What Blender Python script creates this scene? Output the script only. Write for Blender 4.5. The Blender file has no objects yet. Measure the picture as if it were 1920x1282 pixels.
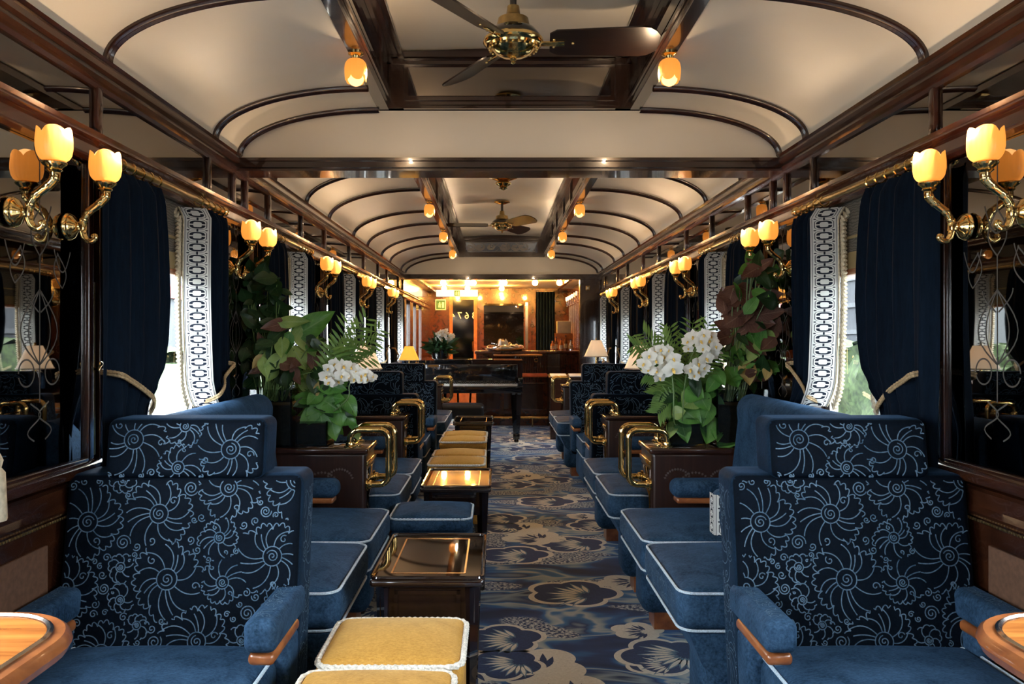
import bpy, bmesh, math, random
from math import sin, cos, pi, sqrt, radians, atan2
from mathutils import Vector, Matrix
SC = bpy.context.scene
COL = SC.collection
R = random.Random(7)
F = 1500.0; PX0 = 932.0; PY0 = 634.5; HC = 1.25
def P(px, py, Y):                      # photo pixel at depth Y -> world point
    return Vector(((px-PX0)*Y/F, Y, HC-(py-PY0)*Y/F))
# ------------------------------------------------------------------ materials
def new_mat(name):
    m = bpy.data.materials.new(name); m.use_nodes = True
    nt = m.node_tree
    for n in list(nt.nodes): nt.nodes.remove(n)
    out = nt.nodes.new('ShaderNodeOutputMaterial')
    return m, nt, out
def N(nt, t, **kw):
    n = nt.nodes.new(t)
    for k, v in kw.items():
        if k in n.bl_rna.properties.keys(): setattr(n, k, v)
        else: n.inputs[k.replace('_', ' ')].default_value = v
    return n
def L(nt, a, b): nt.links.new(a, b)
def rgba(c): return (c[0], c[1], c[2], 1.0)
def ramp(nt, fac, stops, interp='LINEAR'):
    r = nt.nodes.new('ShaderNodeValToRGB'); r.color_ramp.interpolation = interp
    e = r.color_ramp.elements
    while len(e) < len(stops): e.new(0.5)
    for i, (p, c) in enumerate(stops): e[i].position = p; e[i].color = rgba(c)
    L(nt, fac, r.inputs[0]); return r.outputs[0]
def math_n(nt, op, a, b=None, c=None):
    n = nt.nodes.new('ShaderNodeMath'); n.operation = op
    for i, v in enumerate((a, b, c)):
        if v is None: continue
        if isinstance(v, (int, float)): n.inputs[i].default_value = v
        else: L(nt, v, n.inputs[i])
    return n.outputs[0]
def pbsdf(nt, out, base=(.5,.5,.5), rough=.5, metal=0, coat=0, coat_r=.05, sheen=0, sheen_c=None, spec=.5, trans=0, ior=1.5, subs=0):
    b = nt.nodes.new('ShaderNodeBsdfPrincipled')
    b.inputs['Base Color'].default_value = rgba(base)
    b.inputs['Roughness'].default_value = rough
    b.inputs['Metallic'].default_value = metal
    b.inputs['Coat Weight'].default_value = coat
    b.inputs['Coat Roughness'].default_value = coat_r
    b.inputs['Sheen Weight'].default_value = sheen
    if sheen_c: b.inputs['Sheen Tint'].default_value = rgba(sheen_c)
    b.inputs['Specular IOR Level'].default_value = spec
    b.inputs['Transmission Weight'].default_value = trans
    b.inputs['IOR'].default_value = ior
    L(nt, b.outputs[0], out.inputs[0])
    return b
def coords(nt, scale=(1,1,1), rot=(0,0,0), kind='Object'):
    tc = nt.nodes.new('ShaderNodeTexCoord'); mp = nt.nodes.new('ShaderNodeMapping')
    mp.inputs['Scale'].default_value = scale; mp.inputs['Rotation'].default_value = rot
    L(nt, tc.outputs[kind], mp.inputs[0]); return mp.outputs[0]
def noise(nt, vec, scale=5, detail=3, rough=.5, dist=0):
    n = nt.nodes.new('ShaderNodeTexNoise')
    n.inputs['Scale'].default_value = scale; n.inputs['Detail'].default_value = detail
    n.inputs['Roughness'].default_value = rough; n.inputs['Distortion'].default_value = dist
    L(nt, vec, n.inputs['Vector']); return n.outputs[0]
def bump(nt, b, h, strength=.2, dist=.002):
    n = nt.nodes.new('ShaderNodeBump'); n.inputs['Strength'].default_value = strength; n.inputs['Distance'].default_value = dist
    L(nt, h, n.inputs['Height']); L(nt, n.outputs[0], b.inputs['Normal'])
MT = {}
def plain(name, base, rough=.5, metal=0, var=.12, vscale=12, bmp=0, **kw):
    m, nt, out = new_mat(name); b = pbsdf(nt, out, base, rough, metal, **kw)
    v = noise(nt, coords(nt), vscale, 4)
    c = ramp(nt, v, [(.3, [x*(1-var) for x in base]), (.7, [min(1, x*(1+var)) for x in base])])
    L(nt, c, b.inputs['Base Color'])
    if bmp: bump(nt, b, noise(nt, coords(nt), 180, 3), bmp, .001)
    MT[name] = m; return m
def wood(name, c1, c2, rough=.22, coat=.7, scale=(3, 3, 40), ns=3.5, spec=.5, coat_r=.05):
    m, nt, out = new_mat(name); b = pbsdf(nt, out, c1, rough, coat=coat, spec=spec, coat_r=coat_r)
    v = noise(nt, coords(nt, scale), ns, 5, .6, .6)
    L(nt, ramp(nt, v, [(.32, c1), (.68, c2)]), b.inputs['Base Color'])
    MT[name] = m; return m
def velvet(name, base, hi, sheen=.35, sc=(.10,.22,.42), vs=9, stretch=(1,1,1)):
    m, nt, out = new_mat(name); b = pbsdf(nt, out, base, .75, sheen=sheen, sheen_c=sc, spec=.06)
    b.inputs['Sheen Roughness'].default_value = .35
    a = noise(nt, coords(nt, stretch), vs, 6, .68, .5)
    f = noise(nt, coords(nt, (stretch[0]*1, stretch[1]*1.8, stretch[2]*1)), 110, 4, .75)
    mx = math_n(nt, 'ADD', math_n(nt, 'MULTIPLY', a, .5), math_n(nt, 'MULTIPLY', f, .5))
    L(nt, ramp(nt, mx, [(.36, base), (.66, hi)]), b.inputs['Base Color'])
    bump(nt, b, f, .35, .002)
    MT[name] = m; return m
wood('mahogany', (.013,.0045,.0028), (.040,.013,.006))
wood('mahogany_lengthwise', (.018,.006,.0034), (.055,.017,.007), scale=(6,1,6), ns=5, rough=.2)
wood('mahogany_red', (.036,.008,.0035), (.10,.024,.009), scale=(4,2,4), rough=.25)
wood('warm_wood', (.20,.055,.016), (.42,.14,.04), scale=(4,4,4), rough=.3)
wood('satinwood', (.38,.11,.022), (.72,.27,.06), scale=(1.2,13,6), ns=2.6, rough=.2, coat=.8)
wood('black_lacquer_wood', (.008,.004,.003), (.02,.009,.006), scale=(3,12,3), rough=.12, coat=1, coat_r=.02)
wood('cabinet_wood', (.016,.006,.004), (.034,.013,.008), scale=(22,1,1), ns=2, rough=.3, coat=.35, coat_r=.15)
plain('brass', (.80,.56,.22), .13, 1, .08, 30)
plain('brass_aged', (.42,.30,.13), .28, 1, .2, 40)
plain('silver', (.75,.74,.72), .12, 1)
plain('cream_lacquer', (.87,.80,.675), .42, coat=.25, coat_r=.3, var=.02, vscale=4)
plain('brown_leather', (.125,.062,.036), .6, var=.25, vscale=60, bmp=.15)
velvet('velvet_blue', (.0045,.016,.034), (.046,.098,.175), sheen=.2, stretch=(1,1,1))
velvet('velvet_navy', (.0007,.0020,.0045), (.0022,.0058,.012), sheen=.03)
velvet('velvet_line', (.018,.048,.082), (.145,.215,.29), sheen=.08, vs=7)
velvet('velvet_navy_lit', (.0022,.0075,.016), (.011,.028,.055), sheen=.25)  # navy lightened as if lit, for chair sides and edges
velvet('gold_velvet', (.30,.14,.022), (.60,.33,.075), sheen=.4, sc=(.9,.7,.4), vs=4)
velvet('curtain_velvet', (.0010,.0028,.0070), (.0036,.0100,.021), sheen=.09, sc=(.1,.2,.35), vs=6, stretch=(1,1,.12))
plain('piping_cord', (.46,.56,.64), .7, var=.3, vscale=250)
plain('white_cord', (.62,.58,.50), .75, var=.35, vscale=180, bmp=.4)
plain('fringe_silk', (.52,.44,.30), .6, var=.3, vscale=80)
plain('tieback_cord', (.42,.30,.16), .6, var=.4, vscale=160)
plain('black_lacquer', (.006,.006,.007), .08, coat=1, coat_r=.02)
plain('black_leather', (.012,.012,.013), .35, var=.2, bmp=.2)
plain('ivory', (.80,.78,.72), .3)
plain('ebony', (.01,.01,.01), .3)
plain('white_paper', (.70,.72,.76), .6)
plain('ledge_orange_lit', (.85,.14,.03), .4)
plain('soil', (.018,.012,.008), .9, var=.5, vscale=60, bmp=.8)
plain('stem_green', (.10,.17,.05), .5)
plain('stone_gravel', (.105,.105,.10), .9, var=.55, vscale=14)
plain('asphalt_grey', (.20,.20,.21), .9, var=.2)
plain('building_grey', (.045,.048,.053), .8, var=.15, vscale=2)
plain('building_dark', (.06,.065,.07), .6)
plain('sign_red', (.25,.03,.02), .6)
plain('grass_green', (.032,.055,.015), .9, var=.5, vscale=6)
plain('hedge_green', (.036,.058,.018), .9, var=.6, vscale=9)
plain('window_frame_cream', (.62,.56,.46), .5)
plain('blind_band', (.30,.22,.10), .6, var=.15)
plain('etch', (.30,.28,.25), .55)
plain('etch_dark', (.060,.056,.050), .7)
plain('sign_white', (.8,.8,.78), .5)
plain('sign_green', (.004,.12,.06), .5)
plain('napkin', (.75,.70,.64), .7)
plain('label_cream', (.70,.58,.36), .5)
plain('amber_glass', (.25,.09,.02), .15)
plain('white_shade_cloth', (.82,.70,.56), .8, var=.04)
plain('inlay_line', (.40,.15,.05), .25)
plain('inlay_grey', (.085,.070,.066), .35)
plain('chrome_line', (.75,.72,.68), .15, 1)
def mirror(name, base, rough=.015):
    m, nt, out = new_mat(name)
    b = pbsdf(nt, out, base, rough, 1)
    v = noise(nt, coords(nt), 3, 2)
    L(nt, ramp(nt, v, [(.3, [x*.93 for x in base]), (.7, base)]), b.inputs['Base Color'])
    MT[name] = m
mirror('smoked_mirror', (.24,.215,.19))
mirror('panel_mirror', (.30,.29,.275))
mirror('table_gloss', (.15,.118,.098), .03)
wood('blade_wood', (.007,.003,.002), (.017,.0065,.004), rough=.35, coat=.2, coat_r=.2)
mirror('door_glass', (.07,.08,.10), .08)
mirror('blue_mirror', (.20,.24,.32), .05)
def glass_pane(name, tint=(1,1,1), refl=1.0):
    m, nt, out = new_mat(name)
    t = nt.nodes.new('ShaderNodeBsdfTransparent'); t.inputs[0].default_value = rgba(tint)
    g = nt.nodes.new('ShaderNodeBsdfGlossy'); g.inputs['Roughness'].default_value = .02
    fr = nt.nodes.new('ShaderNodeFresnel'); fr.inputs[0].default_value = 1.45
    mx = nt.nodes.new('ShaderNodeMixShader')
    L(nt, math_n(nt, 'MULTIPLY', fr.outputs[0], refl), mx.inputs[0])
    L(nt, t.outputs[0], mx.inputs[1]); L(nt, g.outputs[0], mx.inputs[2]); L(nt, mx.outputs[0], out.inputs[0])
    MT[name] = m
glass_pane('window_glass', (.97,.98,.97), .5)
glass_pane('vase_glass', (.80,.84,.82), 1.0)
def glow(name, emis, strength, body=(.7,.35,.1), mixf=.5):
    m, nt, out = new_mat(name)
    e = nt.nodes.new('ShaderNodeEmission'); e.inputs[0].default_value = rgba(emis); e.inputs[1].default_value = strength
    d = nt.nodes.new('ShaderNodeBsdfTranslucent'); d.inputs[0].default_value = rgba(body)
    d2 = nt.nodes.new('ShaderNodeBsdfPrincipled'); d2.inputs['Base Color'].default_value = rgba(body); d2.inputs['Roughness'].default_value = .35
    m1 = nt.nodes.new('ShaderNodeMixShader'); m1.inputs[0].default_value = .5
    L(nt, d.outputs[0], m1.inputs[1]); L(nt, d2.outputs[0], m1.inputs[2])
    a = nt.nodes.new('ShaderNodeAddShader')
    L(nt, m1.outputs[0], a.inputs[0]); L(nt, e.outputs[0], a.inputs[1]); L(nt, a.outputs[0], out.inputs[0])
    MT[name] = m
glow('tulip_glass', (1,.40,.065), .55, (.50,.27,.085))
glow('bulb', (1,.46,.16), 2.6, (.4,.3,.2))
glow('bar_bulb', (1,.46,.085), 600.0, (.9,.8,.6))
glow('orange_shade', (1,.50,.06), .75, (.8,.45,.1))
glow('white_shade', (1,.74,.48), .32, (.85,.78,.68))
glow('backlit_sign', (.85,.9,.8), .5, (.8,.8,.78))
def leaf_mat(name, c1, c2, vein, rough=.35):
    m, nt, out = new_mat(name); b = pbsdf(nt, out, c1, rough, spec=.4)
    tc = nt.nodes.new('ShaderNodeTexCoord'); sp = nt.nodes.new('ShaderNodeSeparateXYZ'); L(nt, tc.outputs['UV'], sp.inputs[0])
    u = math_n(nt, 'ABSOLUTE', math_n(nt, 'SUBTRACT', sp.outputs[0], .5))
    mid = math_n(nt, 'LESS_THAN', u, .028)
    w = math_n(nt, 'SINE', math_n(nt, 'MULTIPLY', math_n(nt, 'SUBTRACT', sp.outputs[1], math_n(nt, 'MULTIPLY', u, .7)), 52))
    side = math_n(nt, 'MULTIPLY', math_n(nt, 'GREATER_THAN', w, .93), .5)
    v = noise(nt, coords(nt), 14, 3)
    base = ramp(nt, v, [(.35, c1), (.65, c2)])
    mx = nt.nodes.new('ShaderNodeMix'); mx.data_type = 'RGBA'
    L(nt, math_n(nt, 'MAXIMUM', mid, side), mx.inputs[0]); L(nt, base, mx.inputs[6]); mx.inputs[7].default_value = rgba(vein)
    L(nt, mx.outputs[2], b.inputs['Base Color'])
    tr = nt.nodes.new('ShaderNodeBsdfTranslucent'); L(nt, mx.outputs[2], tr.inputs[0])
    ms = nt.nodes.new('ShaderNodeMixShader'); ms.inputs[0].default_value = .3
    L(nt, b.outputs[0], ms.inputs[1]); L(nt, tr.outputs[0], ms.inputs[2]); L(nt, ms.outputs[0], out.inputs[0])
    MT[name] = m
leaf_mat('leaf_green', (.05,.17,.028), (.11,.29,.055), (.13,.28,.08))
leaf_mat('leaf_light', (.20,.32,.08), (.32,.44,.13), (.30,.42,.18))
leaf_mat('leaf_dark_shaded', (.010,.034,.011), (.022,.062,.02), (.035,.085,.03))  # darkened for the shaded climber, also mixed into other foliage
leaf_mat('leaf_red', (.10,.045,.035), (.17,.085,.06), (.22,.13,.09))
leaf_mat('leaf_yellow', (.50,.36,.12), (.62,.46,.18), (.45,.3,.1))
leaf_mat('palm_green', (.08,.18,.04), (.17,.30,.07), (.15,.26,.08))
def petal_mat():
    m, nt, out = new_mat('orchid_white'); b = pbsdf(nt, out, (.85,.84,.78), .5)
    tr = nt.nodes.new('ShaderNodeBsdfTranslucent'); tr.inputs[0].default_value = (.85,.84,.75,1)
    v = noise(nt, coords(nt), 30, 2); L(nt, ramp(nt, v, [(.3, (.80,.80,.72)), (.7, (.88,.87,.82))]), b.inputs['Base Color'])
    ms = nt.nodes.new('ShaderNodeMixShader'); ms.inputs[0].default_value = .35
    L(nt, b.outputs[0], ms.inputs[1]); L(nt, tr.outputs[0], ms.inputs[2]); L(nt, ms.outputs[0], out.inputs[0])
    MT['orchid_white'] = m
petal_mat()
plain('orchid_throat', (.75,.50,.12), .5)
def carpet_mat():
    m, nt, out = new_mat('carpet_ground'); b = pbsdf(nt, out, (0.175,0.175,0.350), .9, sheen=.2, sheen_c=(.7,.8,1), spec=.1)
    v = coords(nt, (1.0, 2.1, 1))
    w = noise(nt, v, 1.9, 2, .45, 1.1)
    base = ramp(nt, w, [(.30,(.011,.026,.075)),(.40,(.018,.05,.15)),(.45,(.030,.14,.36)),(.485,(.27,.36,.40)),(.525,(.42,.46,.45)),
                        (.55,(.045,.18,.40)),(.61,(.018,.045,.14)),(.69,(.25,.33,.37)),(.75,(.013,.030,.085))])
    zone = noise(nt, coords(nt, (1, 2.4, 1), (0,0,.4)), 1.3, 1, .4, .6)
    z = ramp(nt, zone, [(.545,(0,0,0)),(.56,(1,1,1))])
    sp = nt.nodes.new('ShaderNodeTexNoise'); sp.inputs['Scale'].default_value = 62; sp.inputs['Detail'].default_value = 1
    L(nt, coords(nt, (1, 1.3, 1)), sp.inputs['Vector'])
    s = ramp(nt, sp.outputs[0], [(.49,(0.025,0.049,0.123)),(.52,(0.525,0.560,0.542))])
    mx = nt.nodes.new('ShaderNodeMix'); mx.data_type = 'RGBA'
    L(nt, z, mx.inputs[0]); L(nt, base, mx.inputs[6]); L(nt, s, mx.inputs[7]); L(nt, mx.outputs[2], b.inputs['Base Color'])
    bump(nt, b, noise(nt, coords(nt), 350, 2), .4, .002)
    MT['carpet_ground'] = m
carpet_mat()
def pile(name, c1, c2):
    m, nt, out = new_mat(name); b = pbsdf(nt, out, c1, .92, sheen=.15, spec=.08)
    L(nt, ramp(nt, noise(nt, coords(nt), 90, 4, .7), [(.3, c1), (.7, c2)]), b.inputs['Base Color'])
    bump(nt, b, noise(nt, coords(nt), 350, 2), .4, .002); MT[name] = m
pile('carpet_cream', (.62,.59,.50), (.80,.77,.67))
pile('carpet_navy', (.012,.030,.095), (.024,.058,.155))
pile('carpet_teal', (.08,.16,.25), (.15,.25,.33))
def trim_mat():                       # black chain links on an off-white band, from the band's own UVs (u across, v along in links)
    m, nt, out = new_mat('embroidered_band'); b = pbsdf(nt, out, (.7,.7,.66), .8)
    tc = nt.nodes.new('ShaderNodeTexCoord'); s = nt.nodes.new('ShaderNodeSeparateXYZ'); L(nt, tc.outputs['UV'], s.inputs[0])
    u = math_n(nt, 'SUBTRACT', s.outputs[0], .5); au = math_n(nt, 'ABSOLUTE', u)
    vf = math_n(nt, 'SUBTRACT', math_n(nt, 'FRACT', s.outputs[1]), .5); av = math_n(nt, 'ABSOLUTE', vf)
    def ring(hu, hv, r, t):
        a = math_n(nt, 'MAXIMUM', math_n(nt, 'SUBTRACT', au, hu), 0.0)
        c = math_n(nt, 'MAXIMUM', math_n(nt, 'SUBTRACT', av, hv), 0.0)
        d = math_n(nt, 'SQRT', math_n(nt, 'ADD', math_n(nt, 'MULTIPLY', a, a), math_n(nt, 'MULTIPLY', c, c)))
        return math_n(nt, 'LESS_THAN', math_n(nt, 'ABSOLUTE', math_n(nt, 'SUBTRACT', d, r)), t)
    link = ring(.06, .13, .155, .065)
    gap = math_n(nt, 'GREATER_THAN', av, .05)
    link = math_n(nt, 'MULTIPLY', link, gap)
    outline = ring(.10, .20, .235, .013)
    bar = math_n(nt, 'MULTIPLY', math_n(nt, 'LESS_THAN', au, .035), math_n(nt, 'GREATER_THAN', av, .37))
    edge = math_n(nt, 'MULTIPLY', math_n(nt, 'GREATER_THAN', au, .425), math_n(nt, 'LESS_THAN', au, .445))
    du = math_n(nt, 'SUBTRACT', au, .33); dv = math_n(nt, 'SUBTRACT', av, .5)
    dot = math_n(nt, 'LESS_THAN', math_n(nt, 'ADD', math_n(nt, 'MULTIPLY', du, du), math_n(nt, 'MULTIPLY', dv, dv)), .0028)
    k = math_n(nt, 'MAXIMUM', math_n(nt, 'MAXIMUM', link, outline), math_n(nt, 'MAXIMUM', edge, math_n(nt, 'MAXIMUM', dot, bar)))
    mx = nt.nodes.new('ShaderNodeMix'); mx.data_type = 'RGBA'
    L(nt, k, mx.inputs[0]); mx.inputs[6].default_value = (.66,.66,.62,1); mx.inputs[7].default_value = (.006,.010,.022,1)
    L(nt, mx.outputs[2], b.inputs['Base Color'])
    tr = nt.nodes.new('ShaderNodeBsdfTranslucent'); L(nt, mx.outputs[2], tr.inputs[0])
    ms = nt.nodes.new('ShaderNodeMixShader'); ms.inputs[0].default_value = .35
    L(nt, b.outputs[0], ms.inputs[1]); L(nt, tr.outputs[0], ms.inputs[2]); L(nt, ms.outputs[0], out.inputs[0])
    MT['embroidered_band'] = m
trim_mat()
def blind_mat():
    m, nt, out = new_mat('moire_blind'); b = pbsdf(nt, out, (.1,.09,.07), .6)
    wv = nt.nodes.new('ShaderNodeTexWave'); wv.inputs['Scale'].default_value = 22; wv.inputs['Distortion'].default_value = 9
    wv.inputs['Detail'].default_value = 2; L(nt, coords(nt, (1, 1, 1.4)), wv.inputs['Vector']); wv.bands_direction = 'Z'
    L(nt, ramp(nt, wv.outputs[0], [(.2,(.075,.068,.055)),(.8,(.15,.135,.11))]), b.inputs['Base Color'])
    MT['moire_blind'] = m
blind_mat()
# ------------------------------------------------------------------ mesh builder
class MB:
    def __init__(s): s.v=[]; s.f=[]; s.m=[]; s.uv={}; s.M=Matrix.Identity(4); s.sharp=35
    def add(s, vs, fs, m=0, uvs=None):
        o = len(s.v)
        for i, p in enumerate(vs):
            s.v.append(s.M @ Vector(p))
            if uvs: s.uv[o+i] = uvs[i]
        for f in fs: s.f.append([o+i for i in f]); s.m.append(m)
        return s
    def box(s, x0,x1,y0,y1,z0,z1, m=0):
        vs=[(x,y,z) for z in (z0,z1) for y in (y0,y1) for x in (x0,x1)]
        return s.add(vs, [(0,2,3,1),(4,5,7,6),(0,1,5,4),(2,6,7,3),(0,4,6,2),(1,3,7,5)], m)
    def rbox(s, x0,x1,y0,y1,z0,z1, r=.02, k=3, m=0, mid=1, fn=None):
        c=((x0+x1)/2,(y0+y1)/2,(z0+z1)/2); h=((x1-x0)/2,(y1-y0)/2,(z1-z0)/2)
        r=min(r,*[q*.999 for q in h])
        def ax(hh):
            a=[-hh+r*(1-math.tan((1-i/k)*pi/4)) for i in range(k+1)]
            ins=[a[-1]+(2*(hh-r))*(j/(mid+1)) for j in range(1,mid+1)] if hh>r*1.01 else []
            return a+ins+[-q for q in reversed(a)]
        A=[ax(q) for q in h]; key={}; vs=[]; fs=[]
        def vid(p):
            kk=tuple(round(q,6) for q in p)
            if kk in key: return key[kk]
            q=[max(-h[i]+r,min(h[i]-r,p[i])) for i in range(3)]
            d=Vector([p[i]-q[i] for i in range(3)])
            if d.length>1e-9: d=d.normalized()*r
            w=[c[i]+q[i]+d[i] for i in range(3)]
            if fn: w=fn(*w)
            vs.append(w); key[kk]=len(vs)-1; return key[kk]
        for a in range(3):
            b,d=(a+1)%3,(a+2)%3
            for sg in (-1,1):
                for i in range(len(A[b])-1):
                    for j in range(len(A[d])-1):
                        q=[]
                        for (ii,jj) in ((i,j),(i+1,j),(i+1,j+1),(i,j+1)):
                            p=[0,0,0]; p[a]=sg*h[a]; p[b]=A[b][ii]; p[d]=A[d][jj]; q.append(vid(p))
                        if sg<0: q.reverse()
                        if len(set(q))>2: fs.append(q)
        return s.add(vs, fs, m)
    def tube(s, pts, r, n=8, m=0, closed=False, caps=True, twist=0):
        pts=[Vector(p) for p in pts]; K=len(pts)
        rs=r if isinstance(r,(list,tuple)) else [r]*K
        vs=[]; fs=[]; up=None
        for i,p in enumerate(pts):
            if closed: t=(pts[(i+1)%K]-pts[i-1])
            else: t=(pts[min(i+1,K-1)]-pts[max(i-1,0)])
            if t.length<1e-9: t=Vector((0,0,1))
            t.normalize()
            if up is None:
                up=Vector((0,0,1)) if abs(t.z)<.9 else Vector((1,0,0))
            up=(up-t*up.dot(t))
            if up.length<1e-6: up=t.orthogonal()
            up.normalize(); sd=t.cross(up)
            for j in range(n):
                a=2*pi*j/n+twist*i
                vs.append(p+(up*cos(a)+sd*sin(a))*rs[i])
        for i in range(K if closed else K-1):
            for j in range(n):
                a=i*n+j; b=i*n+(j+1)%n; c=((i+1)%K)*n+(j+1)%n; d=((i+1)%K)*n+j
                fs.append((a,d,c,b))
        if caps and not closed:
            fs.append(tuple(range(n))); fs.append(tuple((K-1)*n+j for j in reversed(range(n))))
        return s.add(vs, fs, m)
    def lathe(s, prof, c=(0,0,0), n=24, m=0, axis=(0,0,1), rad=None):
        q=Vector((0,0,1)).rotation_difference(Vector(axis)).to_matrix()
        c=Vector(c); vs=[]; fs=[]
        for (r,z) in prof:
            for j in range(n):
                a=2*pi*j/n; rr=r*(rad(a,z) if rad else 1)
                vs.append(c+q@Vector((rr*cos(a),rr*sin(a),z)))
        for i in range(len(prof)-1):
            for j in range(n): fs.append((i*n+j,i*n+(j+1)%n,(i+1)*n+(j+1)%n,(i+1)*n+j))
        if prof[0][0]>1e-5: fs.append(tuple(reversed(range(n))))
        if prof[-1][0]>1e-5: fs.append(tuple((len(prof)-1)*n+j for j in range(n)))
        return s.add(vs, fs, m)
    def sheet(s, fn, nu, nv, m=0, uv=None, closed=False):
        vs=[]; us=[]
        for j in range(nv+1):
            for i in range(nu+1):
                u=i/nu; v=j/nv; vs.append(fn(u,v)); us.append(uv(u,v) if uv else (u,v))
        fs=[]
        for j in range(nv):
            for i in range(nu):
                a=j*(nu+1)+i; fs.append((a,a+1,a+nu+2,a+nu+1))
        return s.add(vs, fs, m, us)
    def prism(s, poly, axis, a0, a1, m=0):     # extrude a 2D outline along an axis: 'x' -> (y,z), 'y' -> (x,z), 'z' -> (x,y)
        def mk(p,a): return {'x':(a,p[0],p[1]),'y':(p[0],a,p[1]),'z':(p[0],p[1],a)}[axis]
        n=len(poly); vs=[mk(p,a0) for p in poly]+[mk(p,a1) for p in poly]
        fs=[tuple(range(n)),tuple(reversed(range(n,2*n)))]+[(i,i+n,(i+1)%n+n,(i+1)%n) for i in range(n)]
        return s.add(vs, fs, m)
    def ribbon(s, pts, w, nrm, m=0, off=0):
        nrm=Vector(nrm).normalized(); pts=[Vector(p)+nrm*off for p in pts]; K=len(pts)
        if K<2: return s
        vs=[]
        for i,p in enumerate(pts):
            t=pts[min(i+1,K-1)]-pts[max(i-1,0)]
            if t.length<1e-9: t=nrm.orthogonal()
            sd=nrm.cross(t).normalized()*(w/2)
            vs+= [p+sd,p-sd]
        return s.add(vs, [(2*i,2*i+1,2*i+3,2*i+2) for i in range(K-1)], m)
    def build(s, name, mats, parent=None, loc=None, rotz=0, weld=False):
        me=bpy.data.meshes.new(name); me.from_pydata([tuple(v) for v in s.v], [], s.f)
        for mn in (mats if isinstance(mats,(list,tuple)) else [mats]): me.materials.append(MT[mn])
        if s.uv:
            ul=me.uv_layers.new(name='UVMap')
            for lp in me.loops: ul.data[lp.index].uv=s.uv.get(lp.vertex_index,(0,0))
        me.polygons.foreach_set('material_index', s.m)
        bm=bmesh.new(); bm.from_mesh(me)
        if weld: bmesh.ops.remove_doubles(bm, verts=bm.verts, dist=1e-5)
        bmesh.ops.recalc_face_normals(bm, faces=bm.faces) if not s.uv else None
        bm.to_mesh(me); bm.free()
        me.polygons.foreach_set('use_smooth',[True]*len(me.polygons))
        me.set_sharp_from_angle(angle=radians(s.sharp)); me.update()
        o=bpy.data.objects.new(name, me); COL.objects.link(o)
        if parent is not None: o.parent=parent
        if loc is not None: o.location=loc
        o.rotation_euler=(0,0,rotz)
        return o
def thing(name, label, cat, loc=(0,0,0), rotz=0, group=None):
    o=bpy.data.objects.new(name, None); COL.objects.link(o); o.empty_display_size=.1
    o.location=loc; o.rotation_euler=(0,0,rotz); o['label']=label; o['category']=cat
    if group: o['group']=group
    return o
def tag(o, label, cat, group=None):
    o['label']=label; o['category']=cat
    if group: o['group']=group
    return o
def struct(o, label=None, cat=None):
    o['kind']='structure'
    if label: o['label']=label
    if cat: o['category']=cat
    return o
def dup(root, loc, rotz=0, label=None, group=None):
    def cp(o, par):
        c=o.copy(); COL.objects.link(c)
        if par is not None: c.parent=par
        for ch in o.children: cp(ch, c)
        return c
    r=cp(root, None); r.location=loc; r.rotation_euler=(0,0,rotz)
    if label: r['label']=label
    if group: r['group']=group
    return r
def arc(cx,cy,r,a0,a1,n): return [(cx+r*cos(a0+(a1-a0)*i/n), cy+r*sin(a0+(a1-a0)*i/n)) for i in range(n+1)]
def rrect(x0,x1,y0,y1,r,n=5):
    return arc(x1-r,y0+r,r,-pi/2,0,n)+arc(x1-r,y1-r,r,0,pi/2,n)+arc(x0+r,y1-r,r,pi/2,pi,n)+arc(x0+r,y0+r,r,pi,1.5*pi,n)
def smooth_path(pts, n=6):                 # Catmull-Rom
    pts=[Vector(p) for p in pts]; out=[]
    for i in range(len(pts)-1):
        p0=pts[max(i-1,0)]; p1=pts[i]; p2=pts[i+1]; p3=pts[min(i+2,len(pts)-1)]
        for k in range(n):
            t=k/n
            out.append(.5*((2*p1)+(p2-p0)*t+(2*p0-5*p1+4*p2-p3)*t*t+(3*p1-p0-3*p2+p3)*t**3))
    out.append(pts[-1]); return out
SKY = 26.0; LAMP = 2.3; SUN = 20.0; EXPO = 0.22
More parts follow.
